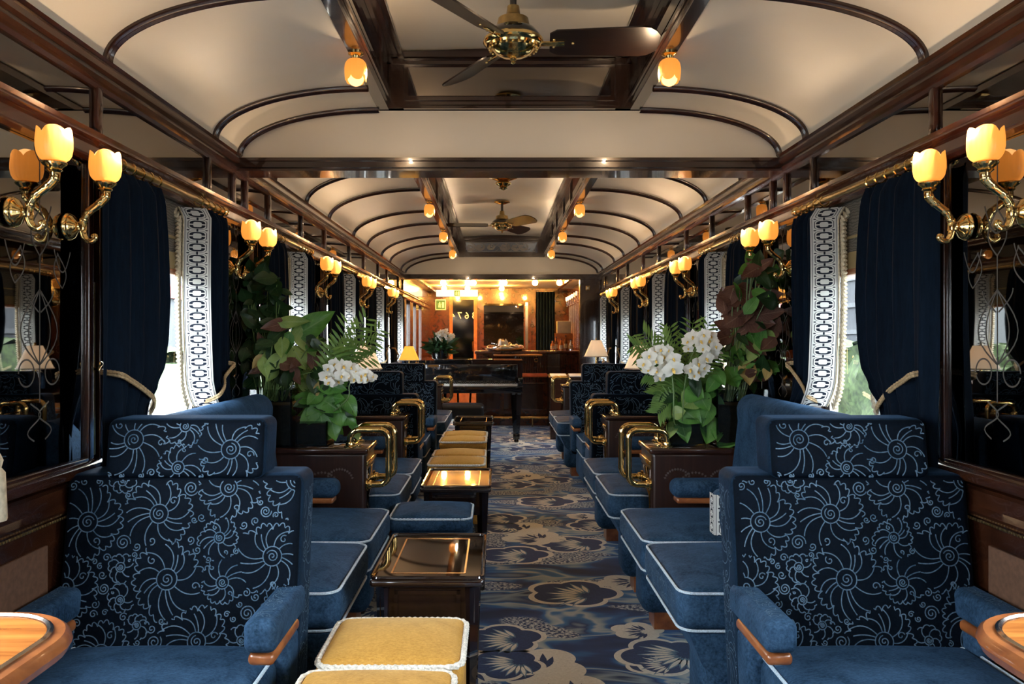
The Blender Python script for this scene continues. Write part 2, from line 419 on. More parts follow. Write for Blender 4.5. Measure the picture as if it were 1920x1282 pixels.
# ------------------------------------------------------------------ the setting: a railway saloon, 2.56 m wide
XL, XR, CX = -1.222, 1.336, .057
PITCH = 1.597
PIL = [2.125+PITCH*i for i in range(-3, 6)]
WIN = [(PIL[i]+PIL[i+1])/2 for i in range(8)]         # window centres; index 3 is the nearest one in view
HWIN = .4535
Y0, YP, YE = -2.75, 10.33, 14.5
ZS, ZH = .83, 1.775                                    # sill and head of the windows
def mx(x): return 2*CX-x
def side(s, x): return x if s < 0 else mx(x)
trim_no = [0]
def trim(mb, mats, **kw):
    trim_no[0] += 1
    return struct(mb.build('trim_%d' % trim_no[0], mats, **kw))
def medallion(mb, cx, cy, s, rot, filled, z0):
    if filled: s *= .86
    """a five-lobed cloud flower woven into the carpet: lies a fraction of a millimetre proud of the ground weave"""
    def lobes(k, n=90):
        out = []
        for i in range(n):
            a = 2*pi*i/n; rr = k*(.84+.24*abs(cos(2.5*a+.3))**.75); out.append((rr*cos(a)*1.06, rr*sin(a)))
        return out
    def put(pts, z, m):
        q=[]
        for x,y in pts:
            X=x*cos(rot)-y*sin(rot); Y=x*sin(rot)+y*cos(rot)
            q.append((cx+X, cy+Y*.92, z))
        mb.add(q, [tuple(range(len(q)))], m)
    put(lobes(s), z0, 1)
    if not filled: put(lobes(s*.87), z0+.0003, 2)
    fx, fy = s*.34, -s*.26
    for i in range(11):
        a = radians(92+i*14); d = Vector((cos(a), sin(a))); nrm = Vector((-d.y, d.x))
        reach = s*(.90+.16*(i%2))
        for (r0, r1, w, mm, dz) in ((.20, 1.0, .085 if not filled else .075, 3 if not filled else 2, .0006), (.30, .90, .052, 1, .0009)):
            if filled and mm == 1 and i not in (2,4,6): continue
            a0, a1 = reach*r0, reach*r1
            if filled: a0, a1 = reach*(r0+.05), reach*r1*.95
            m_ = a0+(a1-a0)*.45
            tt = [(0,0),(.16,.62),(.36,1),(.58,.92),(.8,.5),(1,0)]
            pts = [(fx+d.x*(a0+(a1-a0)*t_)+nrm.x*w*s*q_, fy+d.y*(a0+(a1-a0)*t_)+nrm.y*w*s*q_) for t_,q_ in tt]
            pts += [(fx+d.x*(a0+(a1-a0)*t_)-nrm.x*w*s*q_, fy+d.y*(a0+(a1-a0)*t_)-nrm.y*w*s*q_) for t_,q_ in reversed(tt[1:-1])]
            put(pts, z0+dz, mm)
fl = MB()
fl.add([(XL,Y0,0),(XR,Y0,0),(XR,YE,0),(XL,YE,0)], [(0,1,2,3)], 0)
rep = [(.375,3.93,.215,.1,0),(.655,4.10,.15,.9,1),(.02,3.33,.17,.4,0),(.13,3.06,.22,-.3,1),(.67,3.15,.19,.8,0),(.60,3.42,.12,.3,1),
       (.10,4.62,.20,.2,0),(.46,4.86,.20,.6,0),(.23,5.02,.21,-.2,1),(.03,5.28,.15,1.0,0),(.62,5.30,.13,.2,0)]
n = 0
for k in range(-1, 5):
    for (x,y,s,r,f) in rep:
        yy = y+2.21*k
        if 1.2 < yy < 11.3:
            medallion(fl, x, yy, s, r, f, .0008+.0002*(n % 6)); n += 1
            if x < .5: medallion(fl, x-.62, yy+.35, s*.9, r+.5, 1-f, .0008+.0002*(n % 6)); n += 1
struct(fl.build('floor', ['carpet_ground','carpet_cream','carpet_navy','carpet_teal']), 'blue woven carpet with pale cloud flowers along the aisle')
# side walls with real window openings
for s in (-1, 1):
    w = MB(); xi = side(s, XL); xo = side(s, XL-.09)
    a, b = min(xi,xo), max(xi,xo)
    w.box(a,b,Y0,YE,0,ZS); w.box(a,b,Y0,YE,ZH,2.45)
    for i, p in enumerate(PIL):
        y0 = max(Y0, p-.345); y1 = p+.345
        if i == 8: y1 = 10.75
        w.box(a,b,y0,y1,ZS,ZH)
    if s < 0:
        for (y0,y1) in ((11.25,11.6),(12.1,12.45),(12.95,YE)): w.box(a,b,y0,y1,ZS,ZH)
    else: w.box(a,b,10.75,YE,ZS,ZH)
    # padded brown dado panels and their stiles
    for i in range(len(PIL)-1):
        xa, xb = side(s, XL), side(s, XL+.006)
        w.box(min(xa,xb),max(xa,xb),PIL[i]+.16,PIL[i+1]+.04,.14,.69,1)
    struct(w.build('wall_left' if s < 0 else 'wall_right', ['mahogany_lengthwise','brown_leather']))
    # sill ledge, bead, frieze rail, cornice
    def prof(pts): return [(side(s, XL+x), z) for x,z in pts]
    t = MB(); t.prism(prof([(0,.855),(.035,.855),(.042,.865),(.042,.882),(.03,.89),(0,.89)]),'y',Y0,10.45)
    t.prism(prof([(0,.76),(.016,.76),(.024,.775),(.012,.79),(.012,.83),(.026,.845),(0,.85)]),'y',Y0,10.45); trim(t,'mahogany_lengthwise')
    t = MB()
    for k in range(int((4.6-1.6)/.012)):
        y = 1.6+k*.012; t.rbox(min(side(s,XL+.014),side(s,XL+.022)),max(side(s,XL+.014),side(s,XL+.022)),y,y+.008,.748,.756,.003,1)
    trim(t,'brass_aged')
    t = MB(); t.prism(prof([(0,ZH-.004),(.022,ZH-.004),(.028,ZH+.008),(.02,ZH+.018),(.012,ZH+.024),(.012,ZH+.052),(.024,ZH+.058),(.034,ZH+.068),(.03,ZH+.078),(.038,ZH+.088),(.02,ZH+.092),(0,ZH+.092)]),'y',Y0,YE); trim(t,'mahogany_red')
    t = MB(); t.prism(prof([(0,2.005),(.014,2.005),(.02,2.016),(.032,2.02),(.036,2.033),(.026,2.04),(.026,2.05),(.042,2.056),(.046,2.07),(.040,2.082),(.048,2.092),(.03,2.10),(0,2.10)]),'y',Y0,YP); trim(t,'mahogany_lengthwise')
    b_ = MB(); b_.prism(prof([(0,0),(.012,0),(.012,.10),(.006,.12),(0,.12)]),'y',Y0,10.45)
    struct(b_.build('baseboard_left' if s < 0 else 'baseboard_right','mahogany_lengthwise'))
    # smoked mirror band above the frieze
    t = MB(); xa, xb = side(s,XL), side(s,XL+.004); t.box(min(xa,xb),max(xa,xb),Y0,YP,ZH+.092,2.006); trim(t,'smoked_mirror')
RIBS = [-1.2,-.3,.45,1.10,1.70,2.43,3.36,3.675] ; RIBS2 = [3.86,4.25,4.96,5.63,6.58,7.29,8.17,8.83,9.83,10.30]
t_posts = []
for s in (-1, 1):
    for y in RIBS+RIBS2:
        if y < 1.5: continue
        t = MB(); xa, xb = side(s,XL+.001), side(s,XL+.020)
        t.rbox(min(xa,xb),max(xa,xb),y-.016,y+.016,ZH+.088,2.012,.006,1)
        trim(t,'mahogany')
XB, A_, B_, ZC = -.542, .648, .217, 2.09
def vault(s, th): return (side(s, XB-A_*cos(th)), ZC+B_*sin(th))
c = MB(); c.sharp = 50
for (ya,yb) in ((Y0,3.69),(3.79,YP)):
    for s in (-1,1):
        c.sheet(lambda u,v: (vault(s,u*pi/2)[0], ya+(yb-ya)*v, vault(s,u*pi/2)[1]), 20, 8)
    c.sheet(lambda u,v: (XB+(mx(XB)-XB)*u, ya+(yb-ya)*v, 2.553+.028*(1-(2*u-1)**2)), 10, 4)
c.box(XL,XR,10.42,YE,2.15,2.19)
struct(c.build('ceiling','cream_lacquer'),'cream lacquered barrel ceiling of the saloon')
for y in RIBS+RIBS2:                                   # moulded ribs
    t = MB(); t.sharp = 60
    prof = [(-.019,0),(-.019,.010),(-.012,.018),(-.006,.016),(0,.022),(.006,.016),(.012,.018),(.019,.010),(.019,0)]
    for s in (-1,1):
        K = 26
        def fn(u,v):
            th = v*pi/2; i = round(u*(len(prof)-1)); dy,d = prof[i]
            x,z = vault(-1,th); nx,nz = cos(th)/A_, -sin(th)/B_; l = sqrt(nx*nx+nz*nz)
            return (side(s, x+nx/l*d), y+dy, z+nz/l*d)
        t.sheet(fn, len(prof)-1, K)
    trim(t,'mahogany')
def lunette_poly(z0):
    pts = [(side(-1,XB-A_),z0)]+[vault(-1,pi/2*i/16) for i in range(17)]
    return pts+[(mx(x),z) for x,z in reversed(pts)]
for (ya,yb) in ((3.69,3.79),(YP-.005,YP+.09)):
    c = MB(); c.prism(lunette_poly(2.05),'y',ya,yb); trim(c,'cream_lacquer')
    t = MB()
    t.box(XL,XR,ya-.012,yb+.012,2.024,2.062); t.box(XL,XR,ya-.026,yb+.026,2.034,2.048); t.box(XL,XR,ya-.032,yb+.032,2.017,2.027); t.box(XL,XR,ya-.03,yb+.03,2.064,2.078); t.box(XL,XR,ya-.02,yb+.02,2.048,2.07)
    trim(t,'mahogany')
# clerestory: side beams, mouldings, end panels
for (ya,yb) in ((Y0,3.69),(3.79,YP)):
    for s in (-1,1):
        t = MB()
        def bx(x0,x1,z0,z1,m=0,y0=ya,y1=yb):
            a,b = side(s,x0),side(s,x1); t.box(min(a,b),max(a,b),y0,y1,z0,z1,m)
        bx(XB-.004,XB+.045,2.300,2.56); bx(XB-.008,XB+.05,2.318,2.326); bx(XB+.045,XB+.060,2.33,2.345); bx(XB+.045,XB+.056,2.36,2.368)
        bx(XB+.045,XB+.066,2.505,2.53); bx(XB+.045,XB+.09,2.53,2.552); bx(XB+.045,XB+.11,2.546,2.58)
        for y in RIBS+RIBS2:
            if ya < y < yb: bx(XB+.045,XB+.058,2.345,2.51,0,y-.03,y+.03)
        bx(XB+.045,XB+.048,2.37,2.503,1)
        trim(t,['mahogany','smoked_mirror'])
for (y,mir) in ((3.69,'smoked_mirror'),(YP,'blue_mirror')):
    t = MB(); xa, xb = XB+.045, mx(XB+.045)
    t.box(xa-.045,xb+.045,y-.02,y+.105,2.300,2.60); t.box(xa,xb,y-.034,y,2.318,2.332); t.box(xa,xb,y-.03,y,2.34,2.352); t.box(xa,xb,y-.045,y,2.50,2.515); t.box(xa,xb,y-.055,y,2.530,2.556)
    t.box(xa,xa+.07,y-.04,y,2.30,2.56); t.box(xb-.07,xb,y-.04,y,2.30,2.56)
    t.box(xa,xb,y-.042,y,2.300,2.312); t.box(xa+.09,xb-.09,y-.024,y-.018,2.362,2.492,1)
    if mir == 'blue_mirror':
        g = R.random
        for (mcx,mr) in ((-.22,.05),(-.08,.04),(.10,.055),(.24,.05),(.34,.05),(-.34,.05)):
            for k in range(4):
                pts=[(mcx+(mr*(.3+.2*k))*cos(a)*1.3, y-.0245, 2.427+(mr*(.3+.2*k))*sin(a)) for a in [k+j*.35 for j in range(15)]]
                t.ribbon(pts,.008,(0,-1,0),2)
        t.ribbon([(xa+.12,y-.0245,2.372),(xb-.12,y-.0245,2.372),(xb-.12,y-.0245,2.482),(xa+.12,y-.0245,2.482),(xa+.12,y-.0245,2.372)],.006,(0,-1,0),2)
        for q in range(40):
            x0=xa+.13+g()*(xb-xa-.26); z0=2.378+g()*.09
            t.ribbon([(x0+.03*j*cos(q+j*.5)*.6,y-.0246,min(2.48,max(2.374,z0+.012*j*sin(q*2+j)))) for j in range(4)],.006,(0,-1,0),2)
    trim(t,['mahogany',mir,'etch'])
# rear end of the saloon behind the camera
w = MB(); w.box(XL-.09,XR+.09,Y0-.08,Y0,0,2.7); struct(w.build('wall_back','mahogany_red'))
# bar partition and the end wall of the car
w = MB(); w.box(1.07,XR,YP,10.45,0,2.03); w.box(1.10,1.30,YP-.012,YP,1.15,1.75); w.box(1.10,1.30,YP-.012,YP,.2,1.0)
struct(w.build('wall_partition','mahogany'))
w = MB(); w.box(XL-.09,XR+.09,YE,YE+.08,0,2.4,0)
for (x0,x1,z0,z1) in ((-.32,.62,1.0,2.12),): w.box(x0,x1,YE-.03,YE,z0,z1,1)
w.box(-.24,.48,YE-.035,YE-.028,1.12,1.88,2); w.box(.50,.56,YE-.035,YE-.028,1.05,1.9,3)
for (x0,x1) in ((-.27,-.24),(.48,.51)): w.box(x0,x1,YE-.06,YE-.02,1.08,1.92,1)
w.box(-.24,.48,YE-.06,YE-.02,1.88,1.93,1); w.box(-.24,.48,YE-.06,YE-.02,1.07,1.12,1)
struct(w.build('wall_end',['mahogany_red','mahogany_red','smoked_mirror','chrome_line']))
# bar-side cornice rails under the warm ceiling
for x in (-1.15,1.02):
    t = MB(); t.box(x,x+.05,10.45,YE,2.08,2.12); trim(t,'mahogany_red')
t = MB(); t.box(XL,XR,YE-.08,YE-.01,2.09,2.15); trim(t,'mahogany_red')
# the glazed end door with the car number read from behind
d = MB(); dy = YE-.07
d.box(-.86,-.80,dy,YE,0,2.05); d.box(-.42,-.36,dy,YE,0,2.05); d.box(-.80,-.42,dy,YE,1.95,2.05); d.box(-.80,-.42,dy,YE,0,.75)
do = struct(d.build('door_1','warm_wood'))
g = MB(); g.box(-.80,-.42,dy+.02,dy+.03,.75,1.95); g.build('pane','door_glass',do)
h = MB(); h.tube([(-.44,dy-.03,1.02),(-.44,dy-.03,1.2)],.012); h.tube([(-.44,dy-.03,1.03),(-.44,dy+.0,1.03)],.009); h.tube([(-.44,dy-.03,1.19),(-.44,dy,1.19)],.009); h.build('door_handle','brass',do)
def text_mesh(name, body, size, mat, loc, rot, parent=None, mirror=False, extrude=.001, space=1.0):
    cu = bpy.data.curves.new(name,'FONT'); cu.body=body; cu.size=size; cu.extrude=extrude; cu.align_x='CENTER'; cu.align_y='CENTER'; cu.space_character=space
    o = bpy.data.objects.new(name, cu); COL.objects.link(o)
    dg = bpy.context.evaluated_depsgraph_get(); me = bpy.data.meshes.new_from_object(o.evaluated_get(dg))
    bpy.data.objects.remove(o); bpy.data.curves.remove(cu)
    if mirror:
        for v in me.vertices: v.co.x *= -1
        me.flip_normals()
    me.materials.clear(); me.materials.append(MT[mat])
    ob = bpy.data.objects.new(name, me); COL.objects.link(ob); ob.location=loc; ob.rotation_euler=rot
    if parent is not None: ob.parent=parent
    return ob
text_mesh('lettering','3674',.17,'ivory',(-.61,dy+.016,1.66),(pi/2,0,0),do,True,.001,1.5)
# windows: cream frame, sill, pane; one per opening on either side
wn = 0
for s in (-1,1):
    for i, yc in enumerate(WIN+([11.0,11.85,12.7] if s<0 else [])):
        wn += 1; hw = HWIN if i < 8 else .25
        f = MB(); xo, xi = side(s,XL-.082), side(s,XL-.05); a,b = min(xo,xi),max(xo,xi)
        f.box(a,b,yc-hw,yc-hw+.045,ZS,ZH); f.box(a,b,yc+hw-.045,yc+hw,ZS,ZH); f.box(a,b,yc-hw,yc+hw,ZS,ZS+.04); f.box(a,b,yc-hw,yc+hw,ZH-.04,ZH)
        wo = struct(f.build('window_%d' % wn,'window_frame_cream'))
        p = MB(); xm = side(s,XL-.068); p.add([(xm,yc-hw,ZS),(xm,yc+hw,ZS),(xm,yc+hw,ZH),(xm,yc-hw,ZH)],[(0,1,2,3)]); p.build('pane','window_glass',wo)
        q = MB(); xa,xb = side(s,XL-.05),side(s,XL+.01); q.box(min(xa,xb),max(xa,xb),yc-hw+.002,yc+hw-.002,ZS-.004,ZS+.012); q.build('sill','mahogany',wo)
# outside: platform gravel, grass bank, buildings, clipped hedge
g = MB(); g.box(-70,-1.9,-20,130,-1.1,-1.0); g.box(1.9,70,-20,130,-1.1,-1.0); struct(g.build('ground','stone_gravel'))
b_ = MB(); b_.prism([(-40,-1.0),(-11,-1.0),(-13.5,.0),(-14.5,.1),(-40,.3)],'y',8,90); struct(b_.build('grass_bank','grass_green'))
def blob_box(x0,x1,y0,y1,z0,z1,mat,name,amp,seed):
    r=random.Random(seed); m=MB(); nx,ny,nz=4,int((y1-y0)/.35),6
    def rnd(p): return (p[0]+r.uniform(-amp,amp),p[1]+r.uniform(-amp,amp),p[2]+r.uniform(-amp,amp))
    m.sheet(lambda u,v: rnd((x0, y0+(y1-y0)*u, z0+(z1-z0)*v)), ny, nz); m.sheet(lambda u,v: rnd((x0+(x1-x0)*v, y0+(y1-y0)*u, z1)), ny, nx); m.sheet(lambda u,v: rnd((x1, y0+(y1-y0)*u, z0+(z1-z0)*v)), ny, nz)
    return m.build(name, mat)
o = blob_box(7.5,9,3,46,-1.0,1.15,'hedge_green','hedge',.16,3); tag(o,'clipped green hedge seen through the windows opposite the poufs','hedge')
for k,(y0) in enumerate((17,26,36.5,48)):
    o = blob_box(-15.5,-14,y0,y0+5.5,-.2,.75+.2*(k%2),'hedge_green','bush',.2,20+k)
    tag(o,'low green bush on the grass bank outside the pouf-side windows','bush','bushes on the grass bank')
bt = thing('building','grey trackside building with a red band outside the pouf-side windows','building',(-26,45,-1))
m = MB(); m.box(-6,6,-45,45,0,7.5); m.build('wall','building_grey',bt)
m = MB()
for k in range(22): m.box(6,6.1,-43+k*4,-40.6+k*4,1.6,4.2)
m.build('window_bay','building_dark',bt)
m = MB(); m.box(6,6.25,-45,45,4.7,5.5); m.build('fascia','sign_red',bt)
bt = thing('building','plain grey wall of a building behind the hedge','building',(16,30,-1))
m = MB(); m.box(-4,4,-32,32,0,6.5); m.build('wall','building_grey',bt)
m = MB()
for k in range(7): m.box(-4.06,-4,-32,32,.6+k*.9,.75+k*.9)
m.build('ledge','building_dark',bt)
# ------------------------------------------------------------------ furniture
def flower_lines(w, h, seed, big=.15):
    """line drawing of swirling chrysanthemums inside a w x h rectangle -> polylines in the plane"""
    r = random.Random(seed); cs = []; k0 = big/.15
    for lo,hi,tries,gap in ((.088,.104,500,.86),(.050,.066,900,.90),(.030,.042,900,.93)):
        for _ in range(tries):
            q = (r.uniform(.0,w), r.uniform(.0,h), r.uniform(lo,hi)*k0)
            if all((q[0]-p[0])**2+(q[1]-p[1])**2 > (gap*(q[2]+p[2]))**2 for p in cs): cs.append(q)
    small = []
    for _ in range(3500):
        q = (r.uniform(0,w), r.uniform(0,h), r.choice((.022,.017,.012,.009))*k0)
        if all((q[0]-p[0])**2+(q[1]-p[1])**2 > (p[2]*.96+q[2]*.8)**2 for p in cs) and all((q[0]-p[0])**2+(q[1]-p[1])**2 > (p[2]+q[2]*1.02)**2 for p in small): small.append(q)
    lines = []
    def own(i, x, y):
        if not (.002 < x < w-.002 and .002 < y < h-.002): return False
        c = cs[i]; d = sqrt((x-c[0])**2+(y-c[1])**2)-c[2]
        for j, p in enumerate(cs):
            if j != i and sqrt((x-p[0])**2+(y-p[1])**2)-p[2] < d-.001: return False
        for p in small:
            if (x-p[0])**2+(y-p[1])**2 < (p[2]*1.0)**2: return False
        return True
    def emit(i, pts):
        cur = []
        for p in pts:
            if own(i, *p): cur.append(p)
            else:
                if len(cur) > 3: lines.append(cur)
                cur = []
        if len(cur) > 3: lines.append(cur)
    for i,(x,y,R0) in enumerate(cs):
        rc = R0*(.27 if R0 > .05*k0 else .34); a0 = r.uniform(0,2*pi); sg = r.choice((-1,1))
        emit(i, [(x+rc*cos(t), y+rc*sin(t)) for t in [2*pi*k/22 for k in range(23)]])
        emit(i, [(x+rc*.66*(1-k/34)*cos(a0+sg*k*.36), y+rc*.66*(1-k/34)*sin(a0+sg*k*.36)) for k in range(32)])
        n = 10 if R0 > .08*k0 else (8 if R0 > .05*k0 else 6); lens = [R0*(1.18 if (k % 10) in (1,2,3) else r.uniform(.80,1.02)) for k in range(n)]
        da = 2*pi/n
        for k in range(n):
            b = a0+k*da; sw = sg*.30; l = lens[k]; pts = []
            for t in range(13):          # the curved side of a petal
                f = t/12; rr = rc+(l-rc)*f*.9; a = b+sw*f*f*1.6
                pts.append((x+rr*cos(a), y+rr*sin(a)))
            emit(i, pts)
            pts = []                      # cloud-shaped tip between this side and the next
            l2 = lens[(k+1)%n]; sw2 = sw
            for t in range(29):
                f = t/28; a = b+sw*1.6*(1-f)+sw2*1.6*f+da*f; rr = (l+(l2-l)*f)*.86+R0*.13*abs(sin(pi*(2 if n == 6 else 3)*f))**.7+R0*.08*sin(pi*f)
                pts.append((x+rr*cos(a), y+rr*sin(a)))
            emit(i, pts)
            if k % 4 == 1 and R0 > .05*k0:   # a second contour and a drop inside some petals
                emit(i, [(x+(rc+(l-rc)*f*.72)*cos(b+da*.5+sw*f), y+(rc+(l-rc)*f*.72)*sin(b+da*.5+sw*f)) for f in [t/10 for t in range(11)]])
            if k % 4 == 3:
                a = b+da*.5+sw*.5; rr = l*.66; px_, py_ = x+rr*cos(a), y+rr*sin(a)
                emit(i, [(px_+R0*.12*(1-q/18)*cos(a+q*.42), py_+R0*.12*(1-q/18)*sin(a+q*.42)) for q in range(16)])
    for (x,y,q) in small:
        a0 = r.uniform(0,6.28); sg = r.choice((-1,1)); tn = 40 if q > .014*k0 else 26
        pts = [(x+q*.95*(1-k/(tn+4))*cos(a0+sg*k*.34), y+q*.95*(1-k/(tn+4))*sin(a0+sg*k*.34)) for k in range(tn)]
        pts = [p for p in pts if .002<p[0]<w-.002 and .002<p[1]<h-.002]
        if len(pts) > 5: lines.append(pts)
    return lines
def woven(mb, lines, o, ux, uz, nrm, w=.0029, m=1, off=.0012):
    o, ux, uz = Vector(o), Vector(ux), Vector(uz)
    for k, ln in enumerate(lines): mb.ribbon([o+ux*a+uz*b for a,b in ln], w, nrm, m, off+.00005*(k % 6))
FAB = ['velvet_navy','velvet_line']; FABB = ['velvet_blue','velvet_line']
def crown(z1, amt, x0,x1,y0,y1, zlo):
    def fn(x,y,z):
        if z > zlo:
            u = 2*(x-x0)/(x1-x0)-1; v = 2*(y-y0)/(y1-y0)-1
            z += amt*max(0,(1-u*u))*max(0,(1-v*v))*(z-zlo)/(z1-zlo)
        return (x,y,z)
    return fn
def loop_rect(x0,x1,y0,y1,r,z,n=5): return [(x,y,z) for x,y in rrect(x0,x1,y0,y1,r,n)]
BW = .655
def front_dark(mb):
    for k,f in enumerate(mb.f):
        p = [mb.v[q] for q in f]; n = (p[1]-p[0]).cross(p[2]-p[0])
        if n.length > 0 and mb.m[k] == 2 and abs(n.normalized().y) > .5: mb.m[k] = 0
def make_chair():
    t = thing('armchair','','armchair')
    shear = Matrix.Identity(4); shear[1][2] = .16; shear[1][3] = -.16*.873
    b = MB(); b.M = shear
    b.rbox(-BW/2,BW/2,0,.165,.24,.873,.028,4,2,mid=3); front_dark(b)
    ln = flower_lines(BW-.028,.60,11)
    woven(b, ln, (-BW/2+.014,0,.260), (1,0,0),(0,0,1),(0,-1,0))
    woven(b, flower_lines(BW-.06,.60,12), (BW/2-.03,.165,.255), (-1,0,0),(0,0,1),(0,1,0))
    for sx in (-1,1):
        woven(b, flower_lines(.10,.56,13), (sx*BW/2,.035,.27), (0,1,0),(0,0,1),(sx,0,0), w=.0028)
    # sides and edges coloured lighter, imitating light caught by the pile; faces stay navy
    b.build('backrest',FAB+['velvet_navy_lit'],t)
    hd = MB(); hd.M = shear
    hw = .222
    hd.rbox(-hw,hw,-.012,.13,.86,1.026,.026,4,2,mid=3); front_dark(hd)
    woven(hd, flower_lines(.420,.150,21,.15), (-.210,-.012,.866),(1,0,0),(0,0,1),(0,-1,0))
    woven(hd, flower_lines(.420,.150,22,.15), (.210,.13,.866),(-1,0,0),(0,0,1),(0,1,0))
    hd.build('headrest',FAB+['velvet_navy_lit'],t)
    sw_ = BW/2-.035
    c = MB(); c.rbox(-sw_,sw_,-.66,-.055,.285,.425,.04,4,0,mid=6,fn=crown(.425,.018,-sw_,sw_,-.66,0,.36)); so = c.build('seat','velvet_blue',t)
    p = MB(); p.tube(loop_rect(-sw_+.008,sw_-.008,-.652,-.06,.05,.418),.0045,6,closed=True); p.build('piping','piping_cord',so)
    p = MB(); p.tube(loop_rect(-sw_+.008,sw_-.008,-.652,-.06,.05,.29),.0045,6,closed=True); p.build('piping','piping_cord',so)
    b = MB(); b.rbox(-sw_+.01,sw_-.01,-.63,-.02,.07,.285,.03,3,0); b.build('base','velvet_blue',t)
    for sx in (-1,1):
        for y in (-.56,-.09):
            f = MB(); f.box(sx*(sw_-.09)-.03,sx*(sw_-.09)+.03,y-.03,y+.03,0,.075); f.build('foot','warm_wood',t)
        xm = sx*(BW/2-.028)
        a = MB(); a.rbox(xm-.040,xm+.040,-.315,.0,.495,.575,.022,4,0,mid=2)
        woven(a, flower_lines(.044,.25,31,.09), (xm-.022,-.285,.575),(1,0,0),(0,1,0),(0,0,1),w=.002)
        ao = a.build('armrest',FABB,t)
        r_ = MB(); r_.rbox(xm-.032,xm+.032,-.30,-.04,.462,.492,.012,2,0); r_.build('armrest_rail','warm_wood',ao)
        a = MB(); a.rbox(xm-.028,xm+.028,-.135,-.03,.27,.47,.02,2,0); a.build('armrest_support','velvet_blue',ao)
    return t
ch = make_chair()
chairs = [  # x, y, rot, label
 (-.868,2.22,0,'patterned blue armchair nearest on the pouf side, in front of the first gold pouf'),
 (.980,2.22,0,'patterned blue armchair nearest the camera, opposite the gold poufs'),
 (-.868,5.575,pi,'blue armchair seen from behind, back to the second planter cabinet on the pouf side'),
 (.975,5.575,pi,'blue armchair seen from behind, back to the second cabinet opposite the gold poufs'),
 (-.868,7.12,0,'farther blue armchair facing us on the pouf side, orange lamp above it'),
 (.975,7.06,0,'farther blue armchair facing us opposite the poufs, white lamp above it')]
for i,(x,y,r_,lb) in enumerate(chairs):
    o = ch if i == 0 else dup(ch,(x,y,0),r_)
    o.location=(x,y,0); o.rotation_euler=(0,0,r_); o['label']=lb; o['group']='blue armchairs along the saloon'
SL = 1.20
def make_sofa():
    t = thing('sofa','','sofa'); D = .73
    b = MB(); b.prism([(.03,.20),(.58,.20),(.66,.27),(.70,.365),(.03,.365)],'y',-SL/2,SL/2); b.build('base','velvet_blue',t)
    for sy in (-1,1):
        p = MB(); p.rbox(.10,.66,sy*(SL/2-.105)-.10,sy*(SL/2-.105)+.10,.075,.34,.05,3); p.build('pedestal',['velvet_blue'],t)
        f = MB(); f.box(.16,.60,sy*(SL/2-.10)-.06,sy*(SL/2-.10)+.06,0,.08); f.build('foot','warm_wood',t)
        y0,y1 = (0.002,SL/2) if sy>0 else (-SL/2,-.002)
        c = MB(); c.rbox(.04,D,y0,y1,.365,.492,.045,4,0,mid=6,fn=crown(.492,.03,.04,D,y0,y1,.42))
        woven(c, flower_lines(.5,.075,40,.10), (D,y0+.05,.392),(0,1,0),(0,0,1),(1,0,0),w=.002)
        co = c.build('seat_cushion',FABB,t)
        for z in (.484,.372):
            q = MB(); q.tube(loop_rect(.05,D-.006,y0+.006,y1-.006,.05,z),.0045,6,closed=True); q.build('piping','piping_cord',co)
        ya = sy*(SL/2-.065)
        a = MB(); a.rbox(.10,.51,ya-.055,ya+.055,.552,.632,.035,4); ao = a.build('armrest','velvet_blue',t)
        w_ = MB(); w_.rbox(.12,.49,ya-.04,ya+.04,.528,.554,.01,2); w_.build('armrest_rail','warm_wood',ao)
        w_ = MB(); w_.rbox(.12,.24,ya-.04,ya+.04,.44,.53,.015,2); w_.build('armrest_support','velvet_blue',ao)
    k = MB(); k.sharp = 60
    outline = [(.07,.37),(.25,.37),(.235,.55),(.21,.75),(.195,.88)]+[(.13+.07*cos(a),.932+.07*sin(a)) for a in [pi*j/9-.2 for j in range(10)]]+[(.065,.85)]
    k.prism(outline,'y',-SL/2+.005,SL/2-.005)
    woven(k, flower_lines(SL-.1,.30,50), (.235,-SL/2+.05,.56),(0,1,0),(-.15,0,1),(1,0,.15),w=.003)
    k.build('backrest',FABB,t)
    return t
sf = make_sofa()
sofas = [(-1.205,2.995,0,'blue two-cushion sofa nearest on the pouf side, beside the first dark side table'),
 (1.275,2.995,pi,'blue two-cushion sofa nearest opposite the poufs, behind the front armchair'),
 (-1.205,4.50,0,'blue two-cushion sofa between the first and second cabinet on the pouf side'),
 (1.275,4.50,pi,'blue two-cushion sofa between the two cabinets opposite the poufs'),
 (-1.205,7.915,0,'far blue two-cushion sofa beside the last side table near the piano'),
 (1.275,7.835,pi,'far blue two-cushion sofa opposite the piano end of the poufs')]
for i,(x,y,r_,lb) in enumerate(sofas):
    o = sf if i == 0 else dup(sf,(x,y,0),r_)
    o.location=(x,y,0); o.rotation_euler=(0,0,r_); o['label']=lb; o['group']='blue window sofas'
